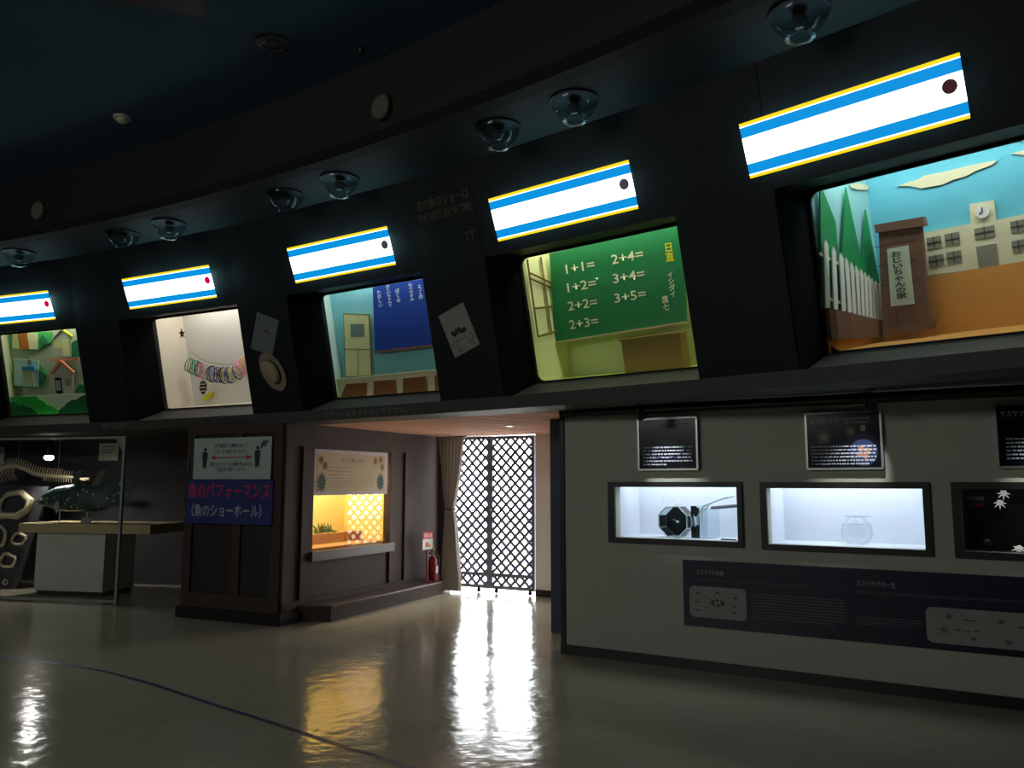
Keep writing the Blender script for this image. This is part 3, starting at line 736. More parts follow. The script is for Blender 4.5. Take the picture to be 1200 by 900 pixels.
mb = MB().box(-.05, 1.92, 1.255, 1.262, -.06, .433); mb.slab([(-.27, .6), (1.92, .6), (1.92, 1.255), (-.07, 1.255)], -.075, -.05)
t.part('board', mb, flat('ochre_sand', 206, 146, 66, .8, var=.15, scale=4))
for i, lab in enumerate(('long white cloud cut-out above the school clock', 'white cloud cut-out at the right above the school', 'small white cloud cut-out at the top right corner')):
    cut(k, 'cloud_cutout', 't1_cloud%d' % i, 1.284, m_cream, lab, 'cloud', .012, 'clouds in the school tank')
ML = FRM['B1L']
single('cloud_cutout', MB().prism(LAY['t1_cloud3'], -.012, -.002), m_cream, 'small white cloud cut-out above the green trees', 'cloud', ML, 'clouds in the school tank')
t = Thing('gate_pillar', 'brown stone gate pillar with a white name plate beside the picket fence', 'pillar', FRM[k])
t.part('shaft', MB().prism(LAY['t1_shaft'], 1.07, 1.13), m_brown)
t.part('cap', MB().prism(LAY['t1_cap'], 1.05, 1.14), m_brown)
t.part('base', MB().prism(LAY['t1_base'], 1.05, 1.14), m_brown)
mb = MB()
for z in (.25, .42, .58, .74): mb.box(.02, .34, 1.067, 1.07, z, z + .006)
for x, z in ((.12, .25), (.26, .42), (.10, .58), (.24, .74)): mb.box(x, x + .006, 1.067, 1.07, z - .16, z)
t.part('mortar_line', mb, flat('mortar_dark', 78, 56, 44))
s = t.part('name_plate', MB().prism(LAY['t1_plate'], 1.045, 1.068), flat('plate_mint', 196, 214, 190))
x0, x1, z0, z1 = R2(LAY['t1_platetext'])
t.text('lettering', '\n'.join('おじいちゃんの家'), column(LAY['t1_platetext'], .042), 1.042, m_blackpl, s)
m_tree = flat('scenery_green', 22, 138, 78, .7, var=.08)
for i, lab in enumerate(('tall green pointed tree cut-out at the left end of the picket fence', 'tall green pointed tree cut-out in the middle behind the picket fence', 'green pointed tree cut-out nearest the stone gate pillar')):
    p = LAY['t1_tree%d' % i]
    single('tree_cutout', MB().prism(p, -.025 - .004 * i, -.012 - .004 * i), m_tree, lab, 'tree', ML, 'trees in the school tank')
t = Thing('picket_fence', 'white picket fence along the left wall of the school tank', 'fence', ML)
tp, bt = LAY['t1_picktop'], LAY['t1_pickbot']
r = LAY['t1_rail']
for a, b in ((r[0], r[1]), (r[2], r[3])):
    mb = MB(); bar(mb, a[0], a[1], b[0], b[1], .022, -.05, -.042); t.part('rail', mb, m_cream)
for a, b in zip(tp, bt):
    w = .014 + .012 * (1 - (a[0] - .05) / .65); mb = MB()
    mb.prism([(b[0] - w, b[1]), (b[0] + w, b[1]), (a[0] + w, a[1] - .05), (a[0], a[1]), (a[0] - w, a[1] - .05)], -.062, -.05); t.part('picket', mb, m_white)
single('ground_strip', MB().prism([(-.05, -.10), (.72, -.10), (.72, .02), (-.05, .07)], -.03, -.022), MATS['ochre_sand'], 'orange brown painted strip below the low stone wall', 'scenery', ML)
single('stone_base_wall', MB().prism(LAY['t1_stone'], -.075, -.034), m_brown, 'low brown stone wall under the white picket fence', 'wall', ML)

# tank 2: classroom with chalkboard
k = 'B2'; m_chalk = flat('chalk_white', 222, 226, 190, .8); m_board = flat('chalkboard_green', 16, 122, 70, .6, var=.12, scale=3)
t = Thing('chalkboard', 'green chalkboard with white sums in the classroom tank', 'chalkboard', FRM[k])
t.part('board', MB().prism(LAY['t2_board'], 1.0, 1.03), m_board)
b = LAY['t2_board']; mb = MB(); bar(mb, b[3][0], b[3][1], b[2][0], b[2][1], .018, .985, 1.03); t.part('chalk_tray', mb, flat('tray_beige', 190, 176, 130))
for n, s in zip(('e0', 'e1', 'e2', 'e3', 'e4', 'e5', 'e6'), ('1+1=', '1+2=', '2+2=', '2+3=', '2+4=', '3+4=', '3+5=')):
    (x0, z0), (x1, z1) = LAY['t2_' + n]; zc = (z0 + z1) / 2
    t.text('lettering', s, (x0, x1, zc - .048, zc + .048), .996, m_chalk)
t.text('lettering', '日\n直', column(LAY['t2_duty'], .046), .996, flat('chalk_yellow', 214, 214, 40))
t.text('lettering', 'イ\nシ\nダ\nイ', column(LAY['t2_name'], .034), .996, m_chalk)
t.text('lettering', '縞\n七', column(LAY['t2_name2'], .034), .996, m_chalk)
x, z = LAY['t2_dot'][0]; single('white_pellet', MB().lathe([(.006, -.012), (.016, 0), (.006, .012)], 10, (x, .97, z)), m_white, 'small white round pellet in front of the chalkboard', 'pellet', FRM[k])
x0, x1, z0, z1 = R2(LAY['t2_podium'])
t = Thing('teacher_desk', 'brown wooden desk front at the bottom of the chalkboard tank', 'desk', FRM[k])
m_dw = flat('desk_wood', 140, 112, 52, .7, var=.15, scale=5, stretch=(1, 1, 6))
t.part('front_panel', MB().box(x0, x1, .86, 1.0, -.07, z1 - .02), m_dw); t.part('desk_top', MB().box(x0 - .01, x1 + .01, .84, 1.02, z1 - .025, z1), m_dw)
t = Thing('window_lattice', 'brown window frame on the left wall of the chalkboard tank', 'window', FRM[k], (-.6, .75, .5))
p0 = Vector((-.60, .63)); p1 = Vector((-.60, 1.14))
def onwall(u, z): q = p0.lerp(p1, u); return (q.x + .012, q.y, z)
m_wf = flat('frame_brown', 120, 96, 50)
for a, b in (((.05, 1.24), (.05, .42)), ((.55, 1.26), (.55, .44)), ((.97, 1.26), (.97, .46)), ((.05, .42), (.97, .46)), ((.05, 1.10), (.97, .95)), ((.05, 1.04), (.97, .89)), ((.05, .72), (.97, .72))):
    t.part('frame_bar', MB().tube([onwall(*a), onwall(*b)], .012, 4), m_wf)

# tank 3: classroom with blue board
k = 'B3'; m_bb = flat('blue_board', 24, 66, 158, .5, var=.1, scale=3)
t = Thing('blue_board', 'royal blue board with white handwriting in the tank over the passage', 'board', FRM[k]); dd = dmap(k, 1.1)
t.part('board', MB().prism(LAY['t3_board'], dd, dd + .02), m_bb)
t.part('tray', MB().prism(LAY['t3_tray'], dd - .03, dd + .02), flat('tray_brown', 130, 88, 66))
for n, s in zip(('c0', 'c1', 'c2', 'c3', 'c4'), ('うみ', 'なつやすみ', 'ぼくの', 'おじいちゃんと', 'たのしい')):
    t.text('lettering', '\n'.join(s), column(LAY['t3_' + n], .032), dd - .004, m_white)
t = Thing('classroom_door', 'pale yellow classroom door with grey window left of the blue board', 'door', FRM[k]); dd = dmap(k, 1.14)
t.part('door_leaf', MB().prism(LAY['t3_door'], dd - .015, dd + .015), flat('door_cream', 222, 220, 160))
q = [Vector(v) for v in LAY['t3_door']]; dq = lambda u, v: tuple(q[0].lerp(q[1], u).lerp(q[3].lerp(q[2], u), v)); t.part('window', MB().prism([dq(.27, .37), dq(.80, .36), dq(.80, .155), dq(.27, .16)], dd - .02, dd - .01), flat('door_glass', 110, 130, 120))
q = LAY['t3_doorline']; m_ln = flat('door_line', 110, 104, 70); mb = MB()
bar(mb, q[0][0], q[0][1], q[1][0], q[1][1], .008, dd - .019, dd - .014); t.part('panel_joint', mb, m_ln)
mb = MB(); bar(mb, q[2][0], q[2][1], q[3][0], q[3][1], .008, dd - .019, dd - .014); t.part('panel_joint', mb, m_ln)
q = LAY['t3_door']; mb = MB()
for i in range(4): bar(mb, q[i][0], q[i][1], q[(i + 1) % 4][0], q[(i + 1) % 4][1], .009, dd - .018, dd)
t.part('edge_strip', mb, m_ln)
b0, b1 = LAY['t3_bench']; dd = dmap(k, .8)
single('bench_front', MB().box(min(b0[0], -.72), 1.9, dd, dd + .05, -.08, b0[1]), flat('bench_cream', 222, 214, 168), 'long cream bench front along the bottom of the blue board tank', 'bench', FRM[k])
for i, lab in enumerate(('brown chair back with slanted side at the left end of the cream bench', 'second brown chair back from the left on the cream bench', 'third brown chair back from the left on the cream bench', 'brown chair back cut off by the right edge of the blue board tank')):
    cut(k, 'chair_back', 't3_desk%d' % i, .74, flat('chair_brown', 146, 92, 44, .7, var=.12), lab, 'chair', .02, 'brown chair backs in the blue board tank')

# tank 4: bracelets on a string
k = 'B4'
t = Thing('bracelet_string', 'sagging string of colourful bangles hanging in the plain cream tank', 'bracelets', FRM[k], (0, .95, .3))
arc = LAY['t4_arc']; hh = abs(LAY['t4_ringh'][0][1] - LAY['t4_ringh'][1][1]) / 2
cols = [(60, 150, 100), (60, 130, 90), (80, 170, 120), (30, 30, 32), (210, 120, 130), (214, 140, 150), (150, 190, 190), (160, 196, 200), (40, 40, 44), (130, 130, 190), (96, 86, 150), (150, 120, 110), (40, 38, 40), (196, 190, 90), (80, 90, 170), (60, 60, 120), (200, 190, 80), (34, 34, 36), (180, 150, 170), (214, 130, 140), (220, 120, 140), (210, 150, 90), (196, 170, 90), (220, 130, 140)]
N = 30
for i in range(N):
    u = i / (N - 1) * (len(arc) - 1); j = min(int(u), len(arc) - 2); f = u - j
    x = arc[j][0] * (1 - f) + arc[j + 1][0] * f; z = arc[j][1] * (1 - f) + arc[j + 1][1] * f
    dx = arc[j + 1][0] - arc[j][0]; dz = arc[j + 1][1] - arc[j][1]; an = math.atan2(dz, dx) + random.uniform(-.12, .12)
    c = cols[int(i * len(cols) / N)]; pts = []
    rr = hh * random.uniform(.9, 1.05)
    for q in range(16):
        tt = 2 * math.pi * q / 16; lx = rr * .5 * math.cos(tt) * .35; ly = rr * .6 * math.cos(tt); lz = rr * math.sin(tt)
        pts.append((x + lx * math.cos(an) - lz * math.sin(an), .95 + ly * .8, z + lx * math.sin(an) + lz * math.cos(an) - .0))
    t.part('bangle', MB().tube(pts, .008, 6, True), flat('bangle_%d_%d_%d' % c, *c, rough=.35))
t.part('string', MB().tube([(x, .95, z) for x, z in LAY['t4_string']], .004, 5), m_wf)
c = single('fish_charm', MB().prism(LAY['t4_charm'], .925, .935), m_blackpl, 'black fish-shaped charm hanging below the bangles', 'charm', FRM[k])
mb = MB(); cx0, cx1, cz0, cz1 = R2(LAY['t4_charm'])
for i in range(4): mb.box(cx0 + .02, cx1 - .02, .918, .925, cz0 + .05 + i * .05, cz0 + .066 + i * .05)
o = bpy.data.objects.new('scale_line', mb.mesh('scale_line', m_cream, ((cx0 + cx1) / 2, .93, cz0))); link(o, None, c)
cut(k, 'yellow_sponge', 't4_yellow', 1.11, flat('sponge_yellow', 214, 206, 40), 'yellow sponge scrap below the bangles', 'sponge', .03)
sx, sz = LAY['t4_star'][0]; star = []
for i in range(10):
    r_ = .075 if i % 2 == 0 else .03; an = math.pi / 2 + math.pi * i / 5; star.append((sx + .09 + r_ * math.cos(an) * .8, sz + r_ * math.sin(an)))
single('starfish', MB().prism(star, .70, .715), flat('starfish_red', 120, 66, 56), 'dark red starfish on the left wall of the bangle tank', 'starfish', FRM[k])

# tank 5: village
k = 'B5'
def house(name, lay, d, color, label, extra=()):
    t = Thing(name, label, 'house', FRM[k], None, 'houses in the village tank'); dd = dmap(k, d)
    t.part('wall', MB().prism(LAY['t5_' + lay], dd, dd + .02), flat('house_%s' % lay, *color))
    return t, dd
m_hg = flat('house_grey', 176, 184, 160)
t, dd = house('house_cutout', 'h1', 1.05, (176, 184, 160), 'grey gabled house cut-out with yellow roof edge at the top right')
x0, x1, z0, z1 = R2(LAY['t5_h1w']); w = t.part('window', MB().box(x0, x1, dd - .008, dd, z0, z1), flat('win_yellow', 206, 200, 110))
t.part('glazing_bar', MB().box((x0 + x1) / 2 - .006, (x0 + x1) / 2 + .006, dd - .011, dd - .008, z0, z1), m_hg, w)
x0, x1, z0, z1 = R2(LAY['t5_h1d']); t.part('door', MB().box(x0, x1, dd - .008, dd, z0, z1), flat('door_pale', 206, 208, 150))
q = LAY['t5_h1r']; mb = MB(); bar(mb, *q[0], *q[1], .02, dd - .02, dd); t.part('roof_edge', mb, m_hg); mb = MB(); bar(mb, *q[1], *q[2], .03, dd - .02, dd); t.part('roof_edge', mb, flat('roof_yellow', 226, 214, 60))
t, dd = house('house_cutout', 'h2', .95, (186, 190, 165), 'grey gabled house cut-out with salmon roof and black double door')
x0, x1, z0, z1 = R2(LAY['t5_h2w']); w = t.part('window', MB().box(x0, x1, dd - .008, dd, z0, z1), flat('win_olive', 150, 156, 110)); t.part('glazing_bar', MB().box((x0 + x1) / 2 - .006, (x0 + x1) / 2 + .006, dd - .011, dd - .008, z0, z1), m_blackpl, w)
x0, x1, z0, z1 = R2(LAY['t5_h2d']); dr = t.part('door', MB().box(x0, x1, dd - .01, dd, z0, z1), m_blackpl)
for u in (.3, .7): t.part('door_glass', MB().box(x0 + (x1 - x0) * u - .02, x0 + (x1 - x0) * u + .02, dd - .013, dd - .01, z0 + .05, z1 - .04), m_hg, dr)
q = LAY['t5_h2r']; m_sal = flat('roof_salmon', 206, 120, 84)
for a, b in ((q[0], q[1]), (q[1], q[2])): mb = MB(); bar(mb, *a, *b, .045, dd - .03, dd); t.part('roof_edge', mb, m_sal)
t, dd = house('garage_cutout', 'h3', 1.0, (166, 196, 190), 'pale blue shop cut-out with bright blue awning')
x0, x1, z0, z1 = R2(LAY['t5_h3a']); t.part('awning', MB().box(x0, x1, dd - .035, dd, z0, z1), flat('awning_blue', 30, 140, 180))
x0, x1, z0, z1 = R2(LAY['t5_h3s']); t.part('shutter', MB().box(x0, x1, dd - .01, dd, z0, z1), flat('shutter_pale', 186, 196, 150))
x, z = LAY['t5_h3e'][0]; t.part('emblem', MB().disc(x, dd - .008, z, .05, 16, .008), flat('emblem_grey', 110, 124, 116))
t, dd = house('house_cutout', 'h4', 1.12, (206, 206, 160), 'cream house cut-out with orange brown door at the top left')
x0, x1, z0, z1 = R2(LAY['t5_h4d']); t.part('door', MB().box(x0, x1, dd - .01, dd, z0, z1), flat('door_orange', 176, 104, 36))
m_gr1 = flat('hill_green', 60, 160, 76); m_gr2 = flat('hedge_green', 10, 110, 66); m_gr3 = flat('bright_green', 50, 190, 70); m_dg = flat('tree_green', 24, 116, 72)
cut(k, 'hill_cutout', 't5_hill0', 1.16, m_gr1, 'green hill cut-out behind the cream house', 'scenery', .01)
cut(k, 'hill_cutout', 't5_hill1', 1.08, m_gr1, 'green hill cut-out behind the pale blue shop', 'scenery', .01)
for i, lab in enumerate(('round dark green tree cut-out beside the cream house', 'dark green tree cut-out right of the pale blue shop', 'green shrub cut-out at the right of the yellow roofed house', 'dark green shrub cut-out right of the black double door')):
    cut(k, 'tree_cutout', 't5_tree%d' % i, (1.1, 1.0, 1.0, .9)[i], m_dg, lab, 'tree', .012, 'trees in the village tank')
cut(k, 'white_band', 't5_band', .84, flat('band_cream', 216, 222, 190), 'cream painted strip behind the green hedges', 'scenery', .01)
cut(k, 'hedge_cutout', 't5_hedge1', .78, m_gr3, 'bright green bumpy hedge cut-out at the front of the village', 'hedge', .012, 'hedges in the village tank')
cut(k, 'hedge_cutout', 't5_hedge0', .72, m_gr2, 'dark green bumpy hedge cut-out at the front left of the village', 'hedge', .012, 'hedges in the village tank')
cut(k, 'hedge_cutout', 't5_hedge2', .74, m_gr2, 'dark green bumpy hedge cut-out at the front right of the village', 'hedge', .012, 'hedges in the village tank')
cut(k, 'kerb_strip', 't5_road0', 1.05, m_sal, 'salmon kerb line below the yellow roofed house', 'scenery', .014)

# ------------------------------------------------------------------ light-box signs
m_sw = mat('sign_white', (1, 1, 1, 1), .5, emit=2.6, ecol=(.93, 1, .98, 1), var=0)
m_sb = mat('sign_blue', rgb(0, 140, 214), .5, emit=1.0, ecol=rgb(0, 140, 216), var=0)
m_sy = mat('sign_yellow', rgb(250, 205, 20), .5, emit=1.0, ecol=rgb(255, 216, 20), var=0)
m_halo = mat('sign_halo_glow', rgb(190, 240, 240), .5, emit=6.5, ecol=(.42, .9, 1, 1), var=0)  # added glow for a halo on the wall around each sign
SG = {'B1': (-.455, 1.065, 'rightmost and largest striped light box, above the school tank', (56, 20, 24)), 'B2': (-.402, 1.14, 'blue and yellow striped light box above the chalkboard tank', (60, 60, 66)),
      'B3': (-.385, 1.148, 'blue and yellow striped light box above the blue board tank', (60, 60, 70)), 'B4': (-.385, 1.225, 'blue and yellow striped light box above the bangle tank', (200, 0, 60)),
      'B5': (-.385, 1.218, 'leftmost striped light box, above the village tank', (200, 0, 60))}
for k, (x0, x1, lab, dc) in SG.items():
    t = Thing('light_box_sign', lab, 'sign', FRM[k], ((x0 + x1) / 2, 0, 1.38), 'striped light box signs')
    zb, zt, yb, yt = 1.39, 1.80, -.035, -.10
    Y = lambda z: yb + (yt - yb) * (z - zb) / (zt - zb)
    hb = MB(); i0, i1, j0, j1 = x0 + .05, x1 - .11, zb + .05, zt - .06; hb.v = [(i0, yb, j0), (i1, yb, j0), (i1, yt + .02, j1), (i0, yt + .02, j1), (i0, 0, j0), (i1, 0, j0), (i1, 0, j1), (i0, 0, j1)]
    hb.f = [(0, 4, 5, 1), (1, 5, 6, 2), (2, 6, 7, 3), (3, 7, 4, 0), (4, 7, 6, 5)]
    t.part('halo_emitter', hb, m_halo)  # emitter inset behind the face, added to throw the halo
    fb = MB(); fb.v = [(x0, yb + .001, zb), (x1, yb + .001, zb), (x1, yt + .001, zt), (x0, yt + .001, zt), (x0, yb + .008, zb), (x1, yb + .008, zb), (x1, yt + .008, zt), (x0, yt + .008, zt)]
    fb.f = [(0, 4, 5, 1), (1, 5, 6, 2), (2, 6, 7, 3), (3, 7, 4, 0), (4, 7, 6, 5)]; t.part('face_plate', fb, m_blackpl)
    def strip(name, a, b, m):
        za, zb_ = zb + (zt - zb) * a, zb + (zt - zb) * b
        return t.part(name, MB().quad((x0, Y(za), za), (x1, Y(za), za), (x1, Y(zb_), zb_), (x0, Y(zb_), zb_)), m)
    strip('yellow_stripe', 0, .052, m_sy); strip('white_stripe', .052, .075, m_sw); strip('blue_stripe', .075, .26, m_sb)
    strip('white_panel', .26, .735, m_sw); strip('blue_stripe', .735, .922, m_sb); strip('white_stripe', .922, .94, m_sw); strip('yellow_stripe', .94, 1.0, m_sy)
    cx, cz = x1 - .085, zb + (zt - zb) * .55
    mb = MB(); pts = [(cx + .046 * math.cos(a * math.pi / 12), cz + .046 * math.sin(a * math.pi / 12)) for a in range(24)]
    mb.quad(*[(x, Y(z) - .004, z) for x, z in pts])
    t.part('indicator_dot', mb, mat('dot_%d' % dc[0] + k, rgb(*dc), .4, emit=.9, ecol=rgb(*dc)), None, 'round indicator lamp')

# round glass lamps under the soffit
m_lamp = glass('smoky_lamp_glass', (.72, .78, .80, 1), 1.4, .1)
LP = [(1.1675, 'round glass lamp above the leftmost striped light box'), (1.098, 'left glass lamp of the pair above the bangle tank'), (1.0685, 'right glass lamp of the pair above the bangle tank'),
      (1.0006, 'left glass lamp of the pair above the blue board tank'), (.9722, 'right glass lamp of the pair above the blue board tank'), (.9008, 'left glass lamp of the pair above the chalkboard tank'),
      (.8726, 'right glass lamp of the pair above the chalkboard tank'), (.8074, 'round glass lamp above the rightmost striped light box')]
for i, (ph, lab) in enumerate(LP):
    M = ringM(ph, .62, 4.745)
    t = Thing('soffit_lamp', lab, 'lamp', M, (0, 0, -.2), 'round glass soffit lamps')
    t.part('rim', MB().lathe([(.19, 0), (.205, -.004), (.205, -.02), (.185, -.024)], 28), m_dmetal)
    t.part('globe', MB().lathe([(.192, -.02), (.185, -.06), (.155, -.11), (.105, -.155), (.072, -.172)], 28, cap=False), m_lamp)
    t.part('bulb', MB().lathe([(.0, -.04), (.05, -.05), (.06, -.08), (.03, -.125), (.0, -.13)], 16, cap=False), mat('bulb_glass', rgb(70, 80, 84), .15))
    t.part('base_ring', MB().lathe([(.072, -.170), (.095, -.186), (.098, -.192), (.07, -.19)], 24, cap=False), m_lamp)

# discs on the bulkhead, ceiling fittings
for ph_p, lab in (((-1.17, 7.08, 5.0), 'pale round loudspeaker high above the chalkboard tank'), ((-5.98, 9.95, 5.01), 'pale round loudspeaker high above the leftmost light box')):
    v = Vector(ph_p[:2]) - CEN; ph = math.atan2(v.y, v.x)
    M = ringM(ph, 1.145, ph_p[2]); t = Thing('wall_speaker', lab, 'speaker', M, (0, 0, -.12), 'round loudspeakers on the bulkhead')
    t.part('rim', MB().lathe([(.115, .0), (.115, -.035), (.105, -.04), (.1, -.03)], 24, m=Matrix.Rotation(math.radians(-90), 4, 'X')), flat('speaker_beige', 100, 92, 80))
    t.part('grille', MB().lathe([(.1, -.034), (.0, -.036)], 24, m=Matrix.Rotation(math.radians(-90), 4, 'X'), cap=False), flat('speaker_cloth', 108, 99, 86, bump=.3, bscale=300))
t = Thing('recessed_downlight', 'dark recessed downlight in the blue ceiling', 'light', T(-2.11, 6.76, 5.46), (0, 0, -.02))
t.part('trim_ring', MB().lathe([(.15, 0), (.15, -.015), (.11, -.02), (.10, 0)], 28), mat('trim_dark', rgb(60, 56, 54), .4, .3)); t.part('reflector', MB().lathe([(.1, -.012), (.06, -.002), (.0, -.002)], 24, cap=False), m_blackpl)
t.part('bulb', MB().lathe([(0, -.016), (.05, -.014), (.055, -.006)], 16, cap=False), mat('bulb_glass', rgb(70, 80, 84), .15))
t = Thing('smoke_detector', 'small cream smoke detector on the blue ceiling', 'smoke detector', T(-4.15, 8.23, 5.46), (0, 0, -.06))
t.part('base', MB().lathe([(.09, 0), (.09, -.02), (.075, -.025)], 20), flat('detector_cream', 190, 184, 160)); t.part('sensor', MB().lathe([(.06, -.02), (.055, -.05), (.03, -.065)], 20), MATS['detector_cream'])
t = Thing('ceiling_vent', 'square recessed ceiling vent at the top edge of the picture', 'vent', T(-2.78, 5.72, 5.46) @ Matrix.Rotation(math.radians(20), 4, 'Z'), (0, 0, -.05))
mb = MB()
for sgn in range(4):
    a = [(-.62, -.62), (.62, -.62), (.62, .62), (-.62, .62)]; b = [(-.42, -.42), (.42, -.42), (.42, .42), (-.42, .42)]; i, j = sgn, (sgn + 1) % 4
    mb.quad((a[i][0], a[i][1], -.001), (a[j][0], a[j][1], -.001), (b[j][0], b[j][1], -.07), (b[i][0], b[i][1], -.07))
t.part('bevel_frame', mb, m_ceil); t.part('opening', MB().box(-.42, .42, -.42, .42, -.069, -.005), m_blackpl)
single('ceiling_hook', MB().lathe([(.03, 0), (.03, -.02), (.012, -.05)], 10), m_blackpl, 'tiny black fitting on the blue ceiling near the bulkhead', 'hook', T(-1.35, 6.85, 5.46))

# papers, hat and lettering on the black piers
m_paper = flat('old_paper', 150, 150, 138, .6); m_ink = flat('paper_ink', 70, 62, 60)
def sheet(lay, k, label):
    p = LAY[lay]; t = Thing('paper_notice', label, 'paper', FRM[k], None, 'papers on the black piers')
    t.part('sheet', MB().prism(p, -.014, -.002), m_paper if lay == 'paper1' else flat('laminated_grey', 120, 130, 126, .2, var=.3, scale=9))
    return t, [Vector(q) for q in p]
t, p = sheet('paper0', 'B3', 'crumpled laminated sheet pinned above the straw hat')
def bil(p, u, v): a = p[0].lerp(p[1], u); b = p[3].lerp(p[2], u); return a.lerp(b, v)
mb = MB()
for u, v, r in ((.55, .4, .025), (.7, .43, .02), (.15, .1, .018)): q = bil(p, u, v); mb.disc(q.x, -.017, q.y, r, 10, .003)
t.part('print', mb, flat('faded_red', 110, 66, 66))
t, p = sheet('paper1', 'B2', 'tilted grey paper with two faint pictures left of the chalkboard tank')
mb = MB()
for u, v in ((.34, .52), (.62, .5)):
    for i in range(7): q = bil(p, u + random.uniform(-.1, .1), v + random.uniform(-.06, .06)); mb.disc(q.x, -.017, q.y, .022, 8, .002)
t.part('picture', mb, m_ink)
mb = MB()
for i in range(40): q = bil(p, random.uniform(.08, .9), random.uniform(.66, .93)); mb.disc(q.x, -.017, q.y, .006, 6, .002)
t.part('print', mb, m_ink)
hx = LAY['hat']; c = Vector(hx[0]); M = FRM['B3'] @ T(c.x, -.004, c.y) @ Matrix.Rotation(math.radians(-38), 4, 'Y') @ Matrix.Rotation(math.radians(90), 4, 'X')
t = Thing('straw_hat', 'straw hat hung on the black pier below the laminated sheet', 'hat', M @ Matrix.Diagonal((.17, .27, 1, 1)), (0, 0, 0))
m_straw = flat('straw', 150, 132, 108, .8, bump=.3, bscale=60)
t.part('brim', MB().lathe([(.0, .004), (1.0, .01), (1.02, .028), (.62, .022)], 28, cap=False), m_straw)
t.part('crown', MB().lathe([(.64, .02), (.60, .085), (.45, .115), (.0, .12)], 28, cap=False), flat('straw_crown', 168, 150, 124, .8, bump=.3, bscale=60))
t.part('hat_band', MB().lathe([(.66, .02), (.645, .05)], 28, cap=False), m_blackpl)
m_gold = flat('dull_gold_letters', 92, 84, 58, .5)
t = Thing('show_time_lettering', 'faint gold lettering about the next show on the black pier', 'lettering', FRM['B2'], (LAY['next0'][0][0], 0, 1.4))
(a, za), (b, zb) = LAY['next0']; t.text('lettering', '次の魚のショーは', (a + .2, b + .2, za - .06, za + .06), -.006, m_gold)
(a, za), (b, zb) = LAY['next1']; t.text('lettering', 'THE NEXT SHOW TIME', (a + .2, b + .2, za - .045, za + .045), -.006, m_gold)
(a, za), (b, zb) = LAY['next2']; t.text('lettering', 'です', (a + .2, b + .2, za - .05, za + .05), -.006, m_gold)
m_ledlet = flat('pale_letters', 120, 120, 112, .6)
for txt, px, wd, lab in (('フラッシュをたかないで下さい。', .9755, 1.22, 'raised Japanese lettering asking for no flash on the ledge'), ('NO FLASH', 1.12, .45, 'raised NO FLASH lettering on the ledge')):
    M = ringM(px, .089, 2.34); t = Thing('ledge_lettering', lab, 'lettering', M, (0, 0, -.03))
    t.text('lettering', txt, (-wd / 2, wd / 2, -.03, .035), -.001, m_ledlet)

# ------------------------------------------------------------------ display windows in the white wall
m_lit = flat('display_white', 226, 232, 240, .7, var=.02)
m_blk = flat('display_black', 16, 17, 18, .6)
DW = [((.464, 1.712, 1.050, 1.602), WIN[0], 'display window with the octagonal black jellyfish tank', m_lit, 4.4),
      ((1.863, 3.138, 1.044, 1.600), WIN[1], 'display window with a round glass bowl on white', m_lit, 4.4),
      ((3.281, 4.56, 1.042, 1.600), WIN[2], 'unlit black display window at the right edge with small white jellyfish', m_blk, .35)]
DEP = .45
for o_, i_, lab, m, e in DW:
    t = Thing('display_window', lab, 'display case', W, ((o_[0] + o_[1]) / 2, 0, o_[2]), 'display windows in the white wall')
    x0, x1, z0, z1 = i_
    mb = MB()
    mb.box(o_[0], o_[1], -.03, .0, i_[3], o_[3]); mb.box(o_[0], o_[1], -.03, .0, o_[2], i_[2])
    mb.box(o_[0], i_[0], -.03, .0, i_[2], i_[3]); mb.box(i_[1], o_[1], -.03, .0, i_[2], i_[3])
    t.part('frame', mb, m_base)
    t.part('glass_pane', MB().box(x0, x1, .02, .026, z0, z1), m_glass)
    t.part('back_panel', MB().box(x0 - .02, x1 + .02, DEP + .1, DEP + .12, z0 - .02, z1 + .2), m)
    t.part('side_panel', MB().box(x0 - .02, x0, .1, DEP + .1, z0 - .02, z1 + .2), m); t.part('side_panel', MB().box(x1, x1 + .02, .1, DEP + .1, z0 - .02, z1 + .2), m)
    t.part('floor_panel', MB().box(x0 - .02, x1 + .02, .1, DEP + .1, z0 - .02, z0), m); t.part('lid', MB().box(x0 - .02, x1 + .02, .1, DEP + .12, z1 + .2, z1 + .22), m)
    t.part('front_panel', MB().box(x0 - .02, x1 + .02, .1, .11, z1, z1 + .2), m)
    l = bpy.data.lights.new('display_lamp', 'AREA'); l.shape = 'RECTANGLE'; l.size = x1 - x0 - .1; l.size_y = .25; l.energy = e; l.color = (.86, .93, 1)
    t.lamp('display_lamp', l, ((x0 + x1) / 2, .32, z1 + .19), (0, .05, -1))

# octagonal jellyfish tank
m_acr = glass('acrylic', (.90, .95, .97, 1), 1.45, .02); m_edge = flat('acrylic_edge', 214, 232, 232, .3)
t = Thing('jellyfish_tank', 'octagonal black-backed acrylic jellyfish tank in the left display window', 'fish tank', W, (1.02, .25, 1.098))
cx, cz, rr = 1.015, 1.243, .148
octo = [(cx + rr * math.cos(math.radians(22.5 + 45 * i)), cz + rr * math.sin(math.radians(22.5 + 45 * i))) for i in range(8)]
octi = [(cx + rr * .80 * math.cos(math.radians(22.5 + 45 * i)), cz + rr * .80 * math.sin(math.radians(22.5 + 45 * i))) for i in range(8)]
ins = lambda s: [(cx + rr * s * math.cos(math.radians(22.5 + 45 * i)), cz + rr * s * math.sin(math.radians(22.5 + 45 * i))) for i in range(8)]
t.part('black_back', MB().prism(ins(.97), .36, .38), m_blk)
t.part('front_pane', MB().prism(ins(.96), .17, .176), m_acr)
mb = MB(); mb.ringplate(octo, ins(.955), .165, .178); t.part('front_rim', mb, m_edge)
